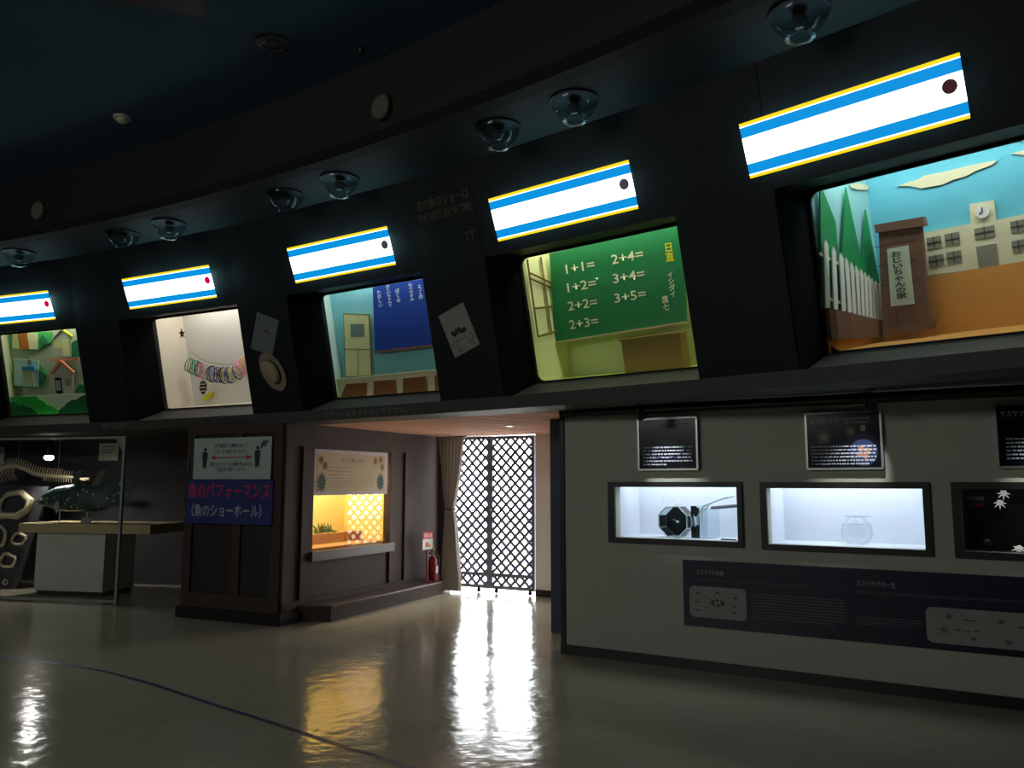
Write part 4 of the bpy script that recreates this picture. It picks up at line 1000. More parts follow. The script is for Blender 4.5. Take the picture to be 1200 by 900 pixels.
mb = MB(); mb.ringplate(octo, ins(.955), .36, .372); t.part('back_rim', mb, m_edge)
for i in range(8):
    a, b = octo[i], octo[(i + 1) % 8]; mb = MB(); mb.v = [(a[0], .178, a[1]), (b[0], .178, b[1]), (b[0], .36, b[1]), (a[0], .36, a[1])]; mb.f = [(0, 1, 2, 3)]
    t.part('side_pane', mb, m_blk if i in (3, 4, 7, 5) else m_acr)
mb = MB()
for i in range(8): a = octo[i]; mb.tube([(a[0], .17, a[1]), (a[0], .37, a[1])], .005, 5)
t.part('edge_strip', mb, m_edge)
t.part('drain_box', MB().box(1.175, 1.265, .2, .4, 1.10, 1.385), m_acr); t.part('drain_panel', MB().box(1.165, 1.215, .24, .26, 1.10, 1.21), m_blk); t.part('drain_panel', MB().box(1.165, 1.215, .24, .26, 1.29, 1.385), m_blk)
t.part('drain_panel', MB().box(1.225, 1.245, .22, .24, 1.10, 1.37), m_blk)
t.part('filter_box', MB().box(1.27, 1.37, .2, .42, 1.10, 1.36), m_acr)
for x in (1.18, 1.21): t.part('frame_rod', MB().tube([(x, .21, 1.2), (x + .005, .2, 1.26), (x - .012, .21, 1.31)], .005, 6), m_edge)
t.part('tube', MB().tube([(1.24, .2, 1.22), (1.25, .19, 1.3), (1.3, .2, 1.39), (1.42, .24, 1.44), (1.55, .3, 1.48)], .008, 8), m_edge)
t.part('tube', MB().tube([(1.27, .2, 1.24), (1.29, .19, 1.33), (1.36, .2, 1.41), (1.5, .24, 1.47)], .007, 8), m_edge)
t.part('cord', MB().tube([(.86, .3, 1.40), (.89, .3, 1.49), (.95, .3, 1.40), (1.0, .34, 1.47)], .003, 5), m_edge)
single('grey_pipe', MB().tube([(1.30, .42, 1.365), (1.36, .4, 1.37), (1.655, .38, 1.40)], .016, 10), flat('pipe_grey', 92, 96, 104), 'grey pipe leaving the octagonal jellyfish tank', 'pipe', W)
single('jellyfish', MB().lathe([(0, .012), (.012, .008), (.018, -.004), (.006, -.012)], 10, (cx + .01, .27, cz - .005)).tube([(cx + .01, .27, cz - .01), (cx - .02, .27, cz + .015), (cx - .035, .27, cz + .012)], .003, 5), m_white, 'tiny white jellyfish in the octagonal tank', 'jellyfish', W)
single('name_tag', MB().box(1.47, 1.60, .13, .15, 1.098, 1.108), m_blackpl, 'small dark tag lying at the right of the octagonal tank', 'tag', W)

# glass bowl
t = Thing('glass_bowl', 'round clear glass fish bowl standing in the middle display window', 'bowl', W, (2.56, .28, 1.09))
mg = glass('bowl_glass', (.96, .97, .975, 1), 1.5, .0)
t.part('bowl', MB().lathe([(.05, .0), (.085, .012), (.115, .06), (.122, .11), (.108, .165), (.075, .20), (.062, .212), (.075, .222)], 32, (2.56, .28, 1.092), cap=False), mg)
t.part('water', MB().lathe([(.0, .006), (.08, .014), (.110, .06), (.117, .11), (.104, .162), (.0, .163)], 32, (2.56, .28, 1.092), cap=False), glass('water', (.97, .985, .99, 1), 1.2))
t.part('lid', MB().lathe([(.0, .226), (.1, .224), (.1, .232), (.0, .234)], 28, (2.575, .28, 1.092), cap=False), m_acr)
t.part('air_tube', MB().tube([(2.49, .28, 1.36), (2.50, .28, 1.31), (2.56, .27, 1.22), (2.62, .27, 1.14)], .003, 5), m_edge)

# black window: jellyfish
for (x, z), s, lab in zip(LAY['w_jelly'], (.032, .032, .036, .03), ('upper white jellyfish in the black display window', 'white jellyfish just below the upper one in the black display window', 'white jellyfish at the lower right of the black display window', 'faint jellyfish low in the black display window')):
    t = Thing('jellyfish', lab, 'jellyfish', W, (x, .18, z), 'jellyfish in the black display window')
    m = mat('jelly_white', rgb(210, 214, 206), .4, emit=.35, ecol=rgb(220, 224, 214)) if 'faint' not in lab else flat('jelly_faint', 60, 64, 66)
    t.part('bell', MB().lathe([(0, .7 * s), (.5 * s, .5 * s), (.8 * s, 0), (.5 * s, -.25 * s), (0, -.2 * s)], 12, (x, .18, z), cap=False), m)
    for i in range(7):
        an = i * .9 + s * 90; t.part('arm', MB().tube([(x, .18, z - .1 * s), (x + math.cos(an) * s * .9, .18 + .2 * s * math.sin(an * 2), z + math.sin(an) * s * .7 - .2 * s), (x + math.cos(an) * s * 1.4, .18, z + math.sin(an) * s * 1.2 - .4 * s)], [.006, .005, .001], 5), m)
x0, x1, z0, z1 = R2(LAY['w_flag']); t = Thing('striped_card', 'faint white blue and red striped card in the black display window', 'card', W, ((x0 + x1) / 2, .2, z0))
for i, c in enumerate(((120, 20, 24), (16, 40, 90), (120, 126, 128))): t.part('stripe', MB().box(x0, x1, .2, .206, z0 + (z1 - z0) * i / 3, z0 + (z1 - z0) * (i + 1) / 3), flat('stripe_%d' % i, *c))

# posters above the windows
m_post = flat('poster_black', 12, 13, 20, .16); m_ptxt = flat('poster_text', 150, 154, 160); m_pdim = flat('poster_dim_text', 120, 124, 132)
m_jel = flat('poster_jelly', 36, 42, 74, .2); m_jor = flat('poster_orange', 150, 96, 66, .2)
def poster(rect, title, label):
    x0, x1, z0, z1 = rect; t = Thing('poster', label, 'poster', W, ((x0 + x1) / 2, -.03, z0), 'framed posters on the white wall'); w, h = x1 - x0, z1 - z0
    t.part('backing', MB().box(x0, x1, -.045, -.005, z0, z1), m_post)
    mb = MB()
    for a in ((x0 - .008, x0 + .008, z0, z1), (x1 - .008, x1 + .008, z0, z1), (x0, x1, z0 - .008, z0 + .008), (x0, x1, z1 - .008, z1 + .008)): mb.box(a[0], a[1], -.052, -.004, a[2], a[3])
    t.part('frame', mb, m_metal)
    t.text('lettering', title, (x0 + w * .06, x0 + w * .46, z1 - h * .20, z1 - h * .10), -.0462, m_ptxt)
    t.part('print_lines', MB().rows(x0 + w * .52, x0 + w * .86, z1 - h * .09, z1 - h * .23, 2, -.0462, .4, .03, .9), m_pdim)
    return t, x0, x1, z0, z1, w, h
t, x0, x1, z0, z1, w, h = poster((.788, 1.338, 1.712, 2.17), 'アマクサクラゲ', 'black framed poster above the octagonal tank window')
mb = MB().rows(x0 + w * .08, x0 + w * .93, z0 + h * .46, z0 + h * .06, 6, -.0464, .42, .03, .5); t.part('print_lines', mb, m_ptxt)
mb = MB(); pts = [(x0 + w * (.48 + .34 * math.cos(a * .19)), -.0461, z0 + h * (.45 + .24 * math.sin(a * .19))) for a in range(18, 34)]; mb.tube(pts, .006, 5); t.part('jelly_picture', mb, m_jel)
t, x0, x1, z0, z1, w, h = poster((2.262, 2.826, 1.706, 2.157), 'ミズクラゲ', 'black framed poster with round orange jellyfish above the glass bowl window')
for u, v, r, c in ((.24, .56, .055, 0), (.60, .66, .04, 0), (.76, .28, .105, 1)):
    j = t.part('jelly_picture', MB().disc(x0 + w * u, -.0458, z0 + h * v, r, 24, .0007), m_jel if c else flat('jelly_dark', 28, 26, 34, .2))
    mb = MB()
    for q in range(4): mb.disc(x0 + w * u + r * .3 * math.cos(q * 1.57 + .5), -.0462, z0 + h * v + r * .3 * math.sin(q * 1.57 + .5), r * .22, 10, .0003)
    t.part('jelly_spot', mb, m_jor, j)
t.part('jelly_picture', MB().box(x0 + w * .74, x0 + w * .80, -.0462, -.0455, z0 + h * .66, z0 + h * .76), flat('poster_tan', 150, 136, 92, .2))
t.part('print_lines', MB().rows(x0 + w * .06, x0 + w * .93, z0 + h * .42, z0 + h * .05, 6, -.0466, .42, .03, .9), m_ptxt)
t, x0, x1, z0, z1, w, h = poster((3.598, 4.17, 1.708, 2.165), 'サカサクラゲ', 'black framed poster cut off by the right edge of the picture')
t.part('print_lines', MB().rows(x0 + w * .10, x0 + w * .93, z0 + h * .47, z0 + h * .1, 6, -.0464, .42, .03, .5), m_ptxt)
mb = MB().tube([(x0 + w * .1, -.0461, z1 - h * .22), (x0 + w * .4, -.0461, z1 - h * .3), (x0 + w * .7, -.0461, z1 - h * .2)], .004, 5); t.part('jelly_picture', mb, m_jel)

# wall text panel
x0, x1, z0, z1 = 1.168, 4.55, .366, .926
t = Thing('information_panel', 'long dark blue information panel with two grey diagrams below the windows', 'sign', W, ((x0 + x1) / 2, -.01, z0))
t.part('board', MB().box(x0, x1, -.014, 0, z0, z1), flat('panel_dark_blue', 18, 22, 46, .35))
m_dimt = flat('panel_text', 110, 112, 118)
(a, za), (b, zb) = LAY['w_ti1']; t.text('lettering', 'ミズクラゲの体', (a, b, za - .022, za + .024), -.0155, m_ptxt)
(a, za), (b, zb) = LAY['w_ti2']; t.text('lettering', 'ミズクラゲの一生', (a, b, za - .022, za + .024), -.0155, m_ptxt)
for n, k_, last in (('b1', 2, .8), ('b3', 3, .7), ('b4', 4, .8), ('b2', 9, .9)):
    q = LAY['w_' + n]; t.part('print_lines', MB().rows(q[0][0], q[1][0], q[0][1], q[1][1], k_, -.0155, .32, .02, last), m_dimt)
gb = flat('diagram_grey', 150, 152, 146)
q = R2(LAY['w_box1']); bx = t.part('diagram', MB().prism(round_rect(q[0], q[1], q[2], q[3], .04), -.018, -.012), gb)
cx, cz = (q[0] + q[1]) / 2, (q[2] + q[3]) / 2; mb = MB()
for i in range(10): an = i * .63; bar(mb, cx + .03 * math.cos(an), cz + .03 * math.sin(an), cx + .15 * math.cos(an), cz + .09 * math.sin(an), .003, -.0186, -.018)
t.part('diagram_line', mb, flat('diagram_red', 110, 60, 56), bx)
mb = MB()
for i in range(8): an = i * .8; mb.disc(cx + .05 * math.cos(an), -.0186, cz + .02 * math.sin(an), .012, 8, .0006)
for u, v in ((-.17, .07), (-.18, 0), (-.17, -.07), (0, .085), (.16, .05), (.15, -.02), (.15, -.07)): mb.box(cx + u - .018, cx + u + .018, -.0186, -.018, cz + v - .006, cz + v + .006)
t.part('diagram_print', mb, flat('diagram_dark', 70, 70, 68), bx)
q0, q1 = LAY['w_box2']; bx = t.part('diagram', MB().prism(round_rect(q0[0] - .005, 4.45, q1[1] - .01, q0[1] + .01, .05), -.018, -.012), gb)
zc = (q0[1] + q1[1]) / 2; mb = MB()
for u, v, r in ((.15, .07, .03), (.11, -.03, .045), (.30, -.08, .022), (.48, .06, .028), (.52, -.08, .03), (.66, -.02, .03), (.85, .04, .035), (1.05, -.04, .035), (1.25, .03, .03)):
    for i in range(8): an = i * .785; bar(mb, q0[0] + u, zc + v, q0[0] + u + r * math.cos(an), zc + v + r * .8 * math.sin(an), .005, -.0186, -.018)
for u, v in ((.26, .05), (.31, .05), (.26, -.03), (.32, -.02), (.6, .03), (.2, -.02)): mb.box(q0[0] + u - .02, q0[0] + u + .02, -.0186, -.018, zc + v - .004, zc + v + .004)
t.part('diagram_print', mb, MATS['diagram_dark'], bx, kind='stuff')

# spot lamps over the posters
SY_ = -.42
for x, px, lab, e in ((.965, 1.09, 'small black spot lamp over the octagonal tank poster', 26), (2.822, 2.62, 'small black spot lamp over the orange jellyfish poster', 26), (4.0, 3.9, 'small black spot lamp over the rightmost poster', 22)):
    t = Thing('spot_lamp', lab, 'lamp', W, (x, SY_, 2.3), 'spot lamps over the posters')
    t.part('mount', MB().lathe([(.035, .0), (.035, -.035), (.014, -.04)], 14, (x, SY_, 2.315)), m_blackpl)
    t.part('stem', MB().tube([(x, SY_, 2.28), (x - .014, SY_, 2.245), (x, SY_, 2.215)], .011, 8), m_blackpl)
    d = Vector((px - x, .42, -.52)).normalized(); q = d.to_track_quat('-Z', 'Y').to_matrix().to_4x4()
    t.part('head', MB().lathe([(.02, .05), (.036, .03), (.04, -.03), (.046, -.05), (.038, -.05), (.03, -.01)], 18, (x, SY_, 2.195), m=q), m_blackpl)
    l = bpy.data.lights.new('spot_bulb', 'SPOT'); l.energy = e; l.spot_size = math.radians(52); l.spot_blend = .9; l.shadow_soft_size = .02; l.color = (.92, .98, 1)
    t.lamp('spot_bulb', l, Vector((x, SY_, 2.195)) + d * .052, d)

# ------------------------------------------------------------------ booth signs
m_rf = flat('sign_red', 190, 40, 44)
x0, x1, z0, z1 = .13, 1.345, 1.635, 2.127
t = Thing('distance_notice', 'white social distancing notice with two figures and a red arrow', 'sign', A, ((x0 + x1) / 2, -.04, z0))
t.part('board', MB().box(x0, x1, -.05, -.036, z0, z1), flat('notice_white', 176, 190, 182, .5))
m_txt = flat('notice_text', 40, 44, 52)
for n, s in (('t1', 'お客様同士の間隔をあけて'), ('t2', 'ショーをお楽しみください。'), ('t3', '新型コロナウイルス感染予防のため'), ('t4', 'ご協力をお願いします。')):
    q = R2(LAY['a_' + n]); t.text('lettering', s, (q[0], q[1], q[2], q[2] + .05), -.0515, m_txt)
(a, za), (b, zb) = LAY['a_arrow']; mb = MB(); bar(mb, a + .06, za, b - .06, za, .012, -.0525, -.05)
mb.prism([(a, za), (a + .08, za + .028), (a + .08, za - .028)], -.0525, -.05); mb.prism([(b, za), (b - .08, za - .028), (b - .08, za + .028)], -.0525, -.05); t.part('arrow', mb, m_rf)
for n in ('m1', 'm2'):
    (a, zt), (_, zb) = LAY['a_' + n]; h = zt - zb; mb = MB().disc(a, -.0525, zt - h * .09, h * .09, 14, .0025)
    mb.prism([(a - .028, zb), (a - .004, zb), (a, zb + h * .4), (a + .004, zb), (a + .028, zb), (a + .034, zb + h * .45), (a + .04, zb + h * .42), (a + .042, zt - h * .24), (a + .03, zt - h * .2), (a - .03, zt - h * .2), (a - .042, zt - h * .24), (a - .04, zb + h * .42), (a - .034, zb + h * .45)], -.0525, -.05)
    t.part('figure', mb, m_txt)
q = R2(LAY['a_emb']); mb = MB(); bar(mb, q[0] + .01, q[2], q[0] + .05, q[3], .022, -.0525, -.05); bar(mb, q[0] + .06, q[2] + .02, q[0] + .09, q[3], .022, -.0525, -.05); bar(mb, q[0], (q[2] + q[3]) / 2, q[1], (q[2] + q[3]) / 2 + .03, .014, -.0525, -.05); t.part('emblem', mb, m_txt)
q = R2(LAY['a_s2'])
t = Thing('performance_sign', 'blue sign with red and white Japanese lettering on the dark booth', 'sign', A, ((q[0] + q[1]) / 2, -.05, q[2]))
t.part('board', MB().prism(round_rect(.06, 1.395, 1.11, 1.632, .02), -.062, -.036), flat('sign_blue_board', 44, 52, 112, .5))
(a, za), (b, zb) = LAY['a_r1']; t.text('lettering', '魚のパフォーマンス', (.085, 1.36, 1.405, 1.595), -.0635, flat('sign_pink_red', 196, 44, 84))
t.text('lettering', '（魚のショーホール）', (.15, 1.24, 1.19, 1.345), -.0635, flat('sign_letter_white', 176, 184, 190))

# tortoise window in the booth side
t = Thing('tortoise_tank', 'yellow lit tortoise tank behind glass in the booth side', 'terrarium', BF, (1.3, .4, .76))
m_yel = flat('terrarium_yellow', 236, 212, 130, .8, var=.12, scale=2); m_soil = flat('terrarium_soil', 176, 128, 70, .9)
t.part('glass_pane', MB().box(.50, 2.13, .03, .036, .76, 1.99), m_glass)
t.part('back_panel', MB().box(.45, 2.18, .75, .77, .7, 2.05), m_yel)
t.part('side_panel', MB().box(.47, .49, .08, .75, .7, 2.05), m_yel); t.part('side_panel', MB().box(2.14, 2.16, .08, .75, .7, 2.05), m_yel)
t.part('floor_panel', MB().box(.49, 2.14, .08, .75, .70, .80), m_soil); t.part('lid', MB().box(.47, 2.16, .08, .77, 2.05, 2.07), m_yel)
t.part('soil_ledge', MB().box(.49, 2.14, .45, .75, .80, .93), m_soil)
l = bpy.data.lights.new('terrarium_lamp', 'AREA'); l.shape = 'RECTANGLE'; l.size = 1.3; l.size_y = .3; l.energy = 26; l.color = (1, .90, .60)
t.lamp('terrarium_lamp', l, (1.3, .42, 2.03), (0, .1, -1))
m_leafd = flat('plant_green', 70, 92, 40)
for x, s, lab in ((1.36, .17, 'star-shaped leafy plant at the left of the tortoise tank'), (1.56, .13, 'smaller leafy plant beside the star-shaped one')):
    t2 = Thing('spiky_plant', lab, 'plant', BF, (x, .55, .93), 'plants in the tortoise tank')
    for i in range(9):
        an = math.pi * i / 8; ln = s * random.uniform(.8, 1.15); mb = MB()
        c = Vector((x, .55, .93)); d = Vector((math.cos(an), random.uniform(-.3, .3), max(.12, math.sin(an)))).normalized(); e = c + d * ln; n = Vector((-d.z, 0, d.x)) * .022; mid = c + d * ln * .5
        mb.v = [tuple(c), tuple(mid + n), tuple(e), tuple(mid - n), tuple(mid + Vector((0, -.012, 0)))]; mb.f = [(0, 1, 4), (1, 2, 4), (2, 3, 4), (3, 0, 4), (0, 3, 2, 1)]
        t2.part('leaf', mb, m_leafd)
t = Thing('tortoise_poster', 'white framed tortoise poster with leaf corners on the upper half of the window', 'poster', BF, (1.27, -.01, 1.44))
t.part('backing', MB().box(.485, 2.075, -.012, .028, 1.44, 2.0), flat('poster_white', 216, 208, 212))
t.part('print', MB().box(.565, 2.0, -.016, -.012, 1.485, 1.955), flat('poster_beige', 204, 190, 150, var=.15, scale=3))
t.text('lettering', 'インドホシガメ', (1.05, 1.52, 1.845, 1.905), -.0175, flat('poster_brown', 96, 76, 56))
t.part('print_lines', MB().rows(.78, 1.25, 1.80, 1.66, 3, -.0175, .3, .04, .6).rows(.78, 1.75, 1.66, 1.52, 4, -.0175, .3, .04, .9), flat('poster_tan_text', 176, 150, 116))
for cx, cz, sg in ((.66, 1.60, 1), (1.90, 1.60, -1)):
    pts = []
    for i in range(26):
        an = 2 * math.pi * i / 26; r = .13 if i % 2 else .085
        pts.append((cx + r * math.cos(an) * .72, cz + r * 1.15 * math.sin(an) * .85))
    t.part('leaf_picture', MB().prism(pts, -.0175, -.016), flat('leaf_dark_green', 52, 78, 56))
for cx, cz in ((.64, 1.87), (.72, 1.80), (1.78, 1.88), (1.90, 1.90), (1.94, 1.80)):
    j = t.part('shell_picture', MB().disc(cx, -.0172, cz, .05, 10, .001), flat('shell_tan', 176, 128, 84)); mb = MB()
    for i in range(5): bar(mb, cx, cz, cx + .048 * math.cos(i * 1.26), cz + .048 * math.sin(i * 1.26), .008, -.0182, -.0172)
    t.part('shell_line', mb, flat('shell_dark', 92, 62, 44), j)

# step below the tortoise window
t = Thing('wooden_step', 'long dark wooden step along the booth below the tortoise window', 'step', BF, (1.7, -.18, 0))
t.part('riser', MB().slab([(.27, 0), (.46, -.365), (3.03, -.345), (3.03, 0)], 0, .165), m_booth)
t.part('tread', MB().slab([(.255, 0), (.45, -.385), (3.05, -.365), (3.05, 0)], .165, .185), flat('step_tread', 78, 62, 56, .35))

# fire extinguisher and its sign
t = Thing('fire_extinguisher', 'small red fire extinguisher standing at the far end of the wooden step', 'fire extinguisher', BF, (2.97, -.22, .185)); c = (2.97, -.22, .185)
m_red = flat('extinguisher_red', 140, 20, 26, .3); t.part('cylinder', MB().lathe([(.06, 0), (.065, .01), (.065, .29), (.05, .335), (.022, .355)], 20, c), m_red)
t.part('valve', MB().lathe([(.022, .35), (.022, .395), (.012, .40)], 12, c), m_metal); t.part('handle', MB().box(2.90, 3.03, -.235, -.205, .575, .59).box(2.92, 3.04, -.232, -.208, .61, .622), m_blackpl)
t.part('safety_pin', MB().lathe([(.012, .43), (.022, .445), (.016, .47)], 10, c), flat('pin_yellow', 200, 170, 40)); t.part('hose', MB().tube([(2.99, -.245, .58), (3.04, -.28, .5), (3.035, -.28, .36), (3.03, -.27, .3)], .011, 8), m_blackpl)
t.part('label_sticker', MB().box(2.94, 3.0, -.290, -.287, .30, .40), m_white)
t = Thing('extinguisher_sign', 'red and white fire extinguisher sign on a thin red post', 'sign', BF, (2.84, -.2, .185)); EY = -.2
t.part('post', MB().tube([(2.86, EY + .02, .185), (2.86, EY + .02, .66)], .013, 8), m_red); t.part('foot', MB().lathe([(.07, 0), (.07, .012), (.02, .02)], 16, (2.86, EY + .02, .185)), m_red)
t.part('plate', MB().box(2.71, 2.985, EY - .004, EY + .004, .64, .885), m_white); t.part('red_band', MB().box(2.71, 2.985, EY - .007, EY - .004, .79, .885), flat('band_red', 206, 40, 44))
t.text('lettering', '消火器', (2.735, 2.96, .805, .87), EY - .0085, m_white); mb = MB().disc(2.82, EY - .007, .71, .04, 14, .003); bar(mb, 2.82, .71, 2.92, .68, .03, EY - .007, EY - .004); t.part('pictogram', mb, flat('picto_orange', 206, 110, 70))

# ------------------------------------------------------------------ lattice gate and curtain
m_lat = flat('lattice_haze_tint', 112, 120, 142, .5, var=.08)  # dark lattice lightened to slate blue: glare and haze put into the colour
t = Thing('lattice_gate', 'tall dark lattice gate on casters in front of the bright doorway', 'gate', G, (.48, .0, 0))
GT, GB = 2.28, .06
for lx0, lx1 in ((-.26, .475), (.475, 1.215)):
    for x in (lx0, lx1 - .045): t.part('stile', MB().box(x, x + .045, -.022, .022, GB, GT), m_lat)
    for z0_, z1_ in ((GT - .045, GT), (GB, GB + .05), (.235, .285)): t.part('rail', MB().box(lx0 + .045, lx1 - .045, -.02, .02, z0_, z1_), m_lat)
    for zone in ((.285, GT - .045), (GB + .05, .235)):
        a0, a1, b0, b1 = lx0 + .04, lx1 - .04, zone[0], zone[1]; reg = [(a0, b0), (a1, b0), (a1, b1), (a0, b1)]; P = .152
        for sg in (1, -1):
            for i in range(-40, 60):
                c0 = a0 + i * P; ln = 6
                p, q = (c0 - ln, b0 - ln), (c0 + ln, b0 + ln)
                if sg < 0: p, q = (c0 - ln, b0 + ln), (c0 + ln, b0 - ln)
                d = Vector((q[0] - p[0], q[1] - p[1])).normalized(); n = Vector((-d.y, d.x)) * .0205
                poly = clip_poly([(p[0] - n.x, p[1] - n.y), (q[0] - n.x, q[1] - n.y), (q[0] + n.x, q[1] + n.y), (p[0] + n.x, p[1] + n.y)], reg)
                if len(poly) >= 3: t.part('slat', MB().prism(poly, -.012 if sg > 0 else 0, 0 if sg > 0 else .012), m_lat)
for x in (.30, .60, 1.15):
    cs = t.part('caster', MB().lathe([(.0, -.014), (.027, -.014), (.034, 0), (.027, .014), (.0, .016)], 14, (x, -.03, .035), cap=False, m=Matrix.Rotation(math.radians(90), 4, 'X')), m_blackpl)
    t.part('caster_fork', MB().box(x - .012, x + .012, -.045, -.015, .03, .075), m_dmetal, cs)
t.part('bolt', MB().lathe([(.012, 0), (.012, .02)], 10, (.50, -.035, 1.18)), m_metal)

t = Thing('curtain', 'gathered grey brown curtain tied back left of the lattice gate', 'curtain', G, (-.06, -.25, 0))
mb = MB(); mb.smooth = True; NX, NZ = 72, 34
def cur(z):
    tie = 1.20
    if z > tie: k_ = min(1, (z - tie) / (2.27 - tie)) ** .7; return -.083 + .008 * k_, .062 + .172 * k_
    k_ = min(1, (tie - z) / tie) ** .6; return -.083 + .03 * k_, .062 + .118 * k_
for j in range(NZ + 1):
    z = .02 + 2.25 * j / NZ; c, hw = cur(z)
    for i in range(NX + 1):
        u = i / NX; f = .05 * min(1, hw / .12) * math.sin(u * math.pi * 14 + .4 * math.sin(z * 2)) + .012 * math.sin(u * 37 + z)
        mb.v.append((c + hw * (2 * u - 1), -.22 + f, z))
for j in range(NZ):
    for i in range(NX): a = j * (NX + 1) + i; mb.f.append((a, a + 1, a + NX + 2, a + NX + 1))
t.part('cloth', mb, cloth_material('curtain_cloth', rgb(168, 158, 148)))
t.part('tieback', MB().tube([(-.083 + .075 * math.cos(a * .524), -.22 + .06 * math.sin(a * .524), 1.20) for a in range(12)], .018, 8, True), flat('tie_brown', 110, 92, 84))
t.part('curtain_rail', MB().tube([(-.30, -.22, 2.275), (.2, -.22, 2.275)], .012, 8), m_metal)
single('steel_pole', MB().tube([(-.24, -.12, 0), (-.24, -.12, 1.42)], .014, 8), m_metal, 'thin steel pole standing behind the tied curtain', 'pole', G)
t = Thing('alcove_downlight', 'small lit round downlight in the wooden alcove ceiling', 'light', T(-.03, 9.99, 2.292), (0, 0, -.012))
t.part('trim_ring', MB().lathe([(.085, 0), (.085, -.008), (.07, -.01)], 24), m_white)
t.part('lens', MB().lathe([(.07, -.009), (.0, -.0115)], 24, cap=False), mat('downlight_lens', (1, 1, 1, 1), .5, emit=4., ecol=(1, .96, .9, 1), var=0))

# ------------------------------------------------------------------ specimen bay on the left
t = Thing('glass_partition', 'large glass pane in a thin metal frame in front of the fish specimens', 'glass screen', K, (.2, 0, 0))
t.part('glass_pane', MB().box(-3.0, 1.80, -.004, .004, .04, 2.19), m_glass)
t.part('post', MB().box(1.80, 1.835, -.02, .02, 0, 2.215), m_frame); t.part('top_rail', MB().box(-3.0, 1.80, -.018, .018, 2.185, 2.215), m_frame); t.part('bottom_rail', MB().box(-3.0, 1.80, -.018, .018, .015, .05), m_frame)
t.part('corner_plate', MB().prism([(1.80, 2.185), (1.68, 2.185), (1.80, 2.0)], -.01, .01), m_metal)
t = Thing('display_plinth', 'white plinth with a wide beige top under the dark green fish', 'table', K, (.63, .8, 0))
t.part('pedestal', MB().box(.075, 1.2, .5, 1.15, .07, .88), flat('plinth_white', 196, 198, 186, .6)); t.part('kick', MB().box(.1, 1.18, .53, 1.12, 0, .07), m_blackpl)
t.part('table_top', MB().box(-.16, 1.98, .4, 1.25, .885, 1.015), flat('plinth_beige', 190, 170, 128, .5))

def interp(pts, x):
    for i in range(len(pts) - 1):
        if pts[i][0] <= x <= pts[i + 1][0]:
            f = (x - pts[i][0]) / max(1e-6, pts[i + 1][0] - pts[i][0]); return pts[i][1] * (1 - f) + pts[i + 1][1] * f
    return pts[0][1] if x < pts[0][0] else pts[-1][1]
fu, fl = LAY['k_fishu'], LAY['k_fishl']
m = bpy.data.materials.new('fish_skin'); m.use_nodes = True; nt = m.node_tree; b = nt.nodes['Principled BSDF']; b.inputs['Roughness'].default_value = .28
vo = nt.nodes.new('ShaderNodeTexVoronoi'); vo.inputs['Scale'].default_value = 13; tc = nt.nodes.new('ShaderNodeTexCoord'); nt.links.new(tc.outputs['Object'], vo.inputs['Vector'])
rp = nt.nodes.new('ShaderNodeValToRGB'); rp.color_ramp.elements[0].position = .16; rp.color_ramp.elements[0].color = rgb(196, 206, 190); rp.color_ramp.elements[1].position = .26; rp.color_ramp.elements[1].color = rgb(52, 76, 72)
nt.links.new(vo.outputs['Distance'], rp.inputs[0]); nt.links.new(rp.outputs[0], b.inputs['Base Color'])
v2 = nt.nodes.new('ShaderNodeTexVoronoi'); v2.inputs['Scale'].default_value = 60; nt.links.new(tc.outputs['Object'], v2.inputs['Vector']); bp = nt.nodes.new('ShaderNodeBump'); bp.inputs['Strength'].default_value = .5; bp.inputs['Distance'].default_value = .01
nt.links.new(v2.outputs['Distance'], bp.inputs['Height']); nt.links.new(bp.outputs[0], b.inputs['Normal'])
m_fish = m
t = Thing('coelacanth_model', 'large dark green lobe-finned fish model with white spots on the plinth', 'fish model', K, (.6, .75, 1.015))
xa, xb = fu[0][0] - .005, fu[-1][0]; NXF, NA = 44, 18; mb = MB(); mb.smooth = True; FY = .72
for i in range(NXF + 1):
    x = xa + (xb - xa) * i / NXF; zu, zl = interp(fu, x), interp(fl, x); h = (zu - zl) / 2; c = (zu + zl) / 2
    u = i / NXF; wd = .5 * h * (1 if u < .55 else max(.06, 1 - (u - .55) / .22)) + .004
    if u < .02: h = .012
    for j in range(NA): an = 2 * math.pi * j / NA; mb.v.append((x, FY + wd * math.cos(an), c + h * math.sin(an)))
for i in range(NXF):
    for j in range(NA): j2 = (j + 1) % NA; mb.f.append((i * NA + j, i * NA + j2, (i + 1) * NA + j2, (i + 1) * NA + j))
mb.f.append(tuple(range(NA))); mb.f.append(tuple(NXF * NA + j for j in range(NA)))
t.part('body', mb, m_fish)
m_fin = flat('fin_dark', 100, 112, 92, .35, var=.3, scale=20)
def fin(lay, y, name='fin'): return t.part(name, MB().prism(LAY[lay], y - .008, y + .008), m_fin)
fin('k_dors1', FY, 'dorsal_fin'); fin('k_dors2', FY, 'dorsal_fin'); fin('k_pelv', FY, 'pelvic_fin'); t.part('pectoral_fin', MB().prism(LAY['k_pect'], FY - .15, FY - .13), flat('fin_pale', 150, 156, 150, .3))
for i in range(5):
    q = LAY['k_dors1']; t.part('fin_ray', MB().tube([(q[0][0] + .015 * i, FY - .01, q[0][1]), (q[1][0] + .03 * i, FY - .01, q[1][1] + .02)], .006, 5), m_fin)
e = t.part('eye', MB().lathe([(.0, -.01), (.022, -.004), (.022, .004), (0, .01)], 12, (-.05, FY - .065, 1.35), cap=False, m=Matrix.Rotation(math.radians(90), 4, 'X')), m_white); t.part('mouth', MB().tube([(-.15, FY - .02, 1.315), (-.1, FY - .06, 1.315), (-.06, FY - .075, 1.305)], .006, 5), m_blackpl)
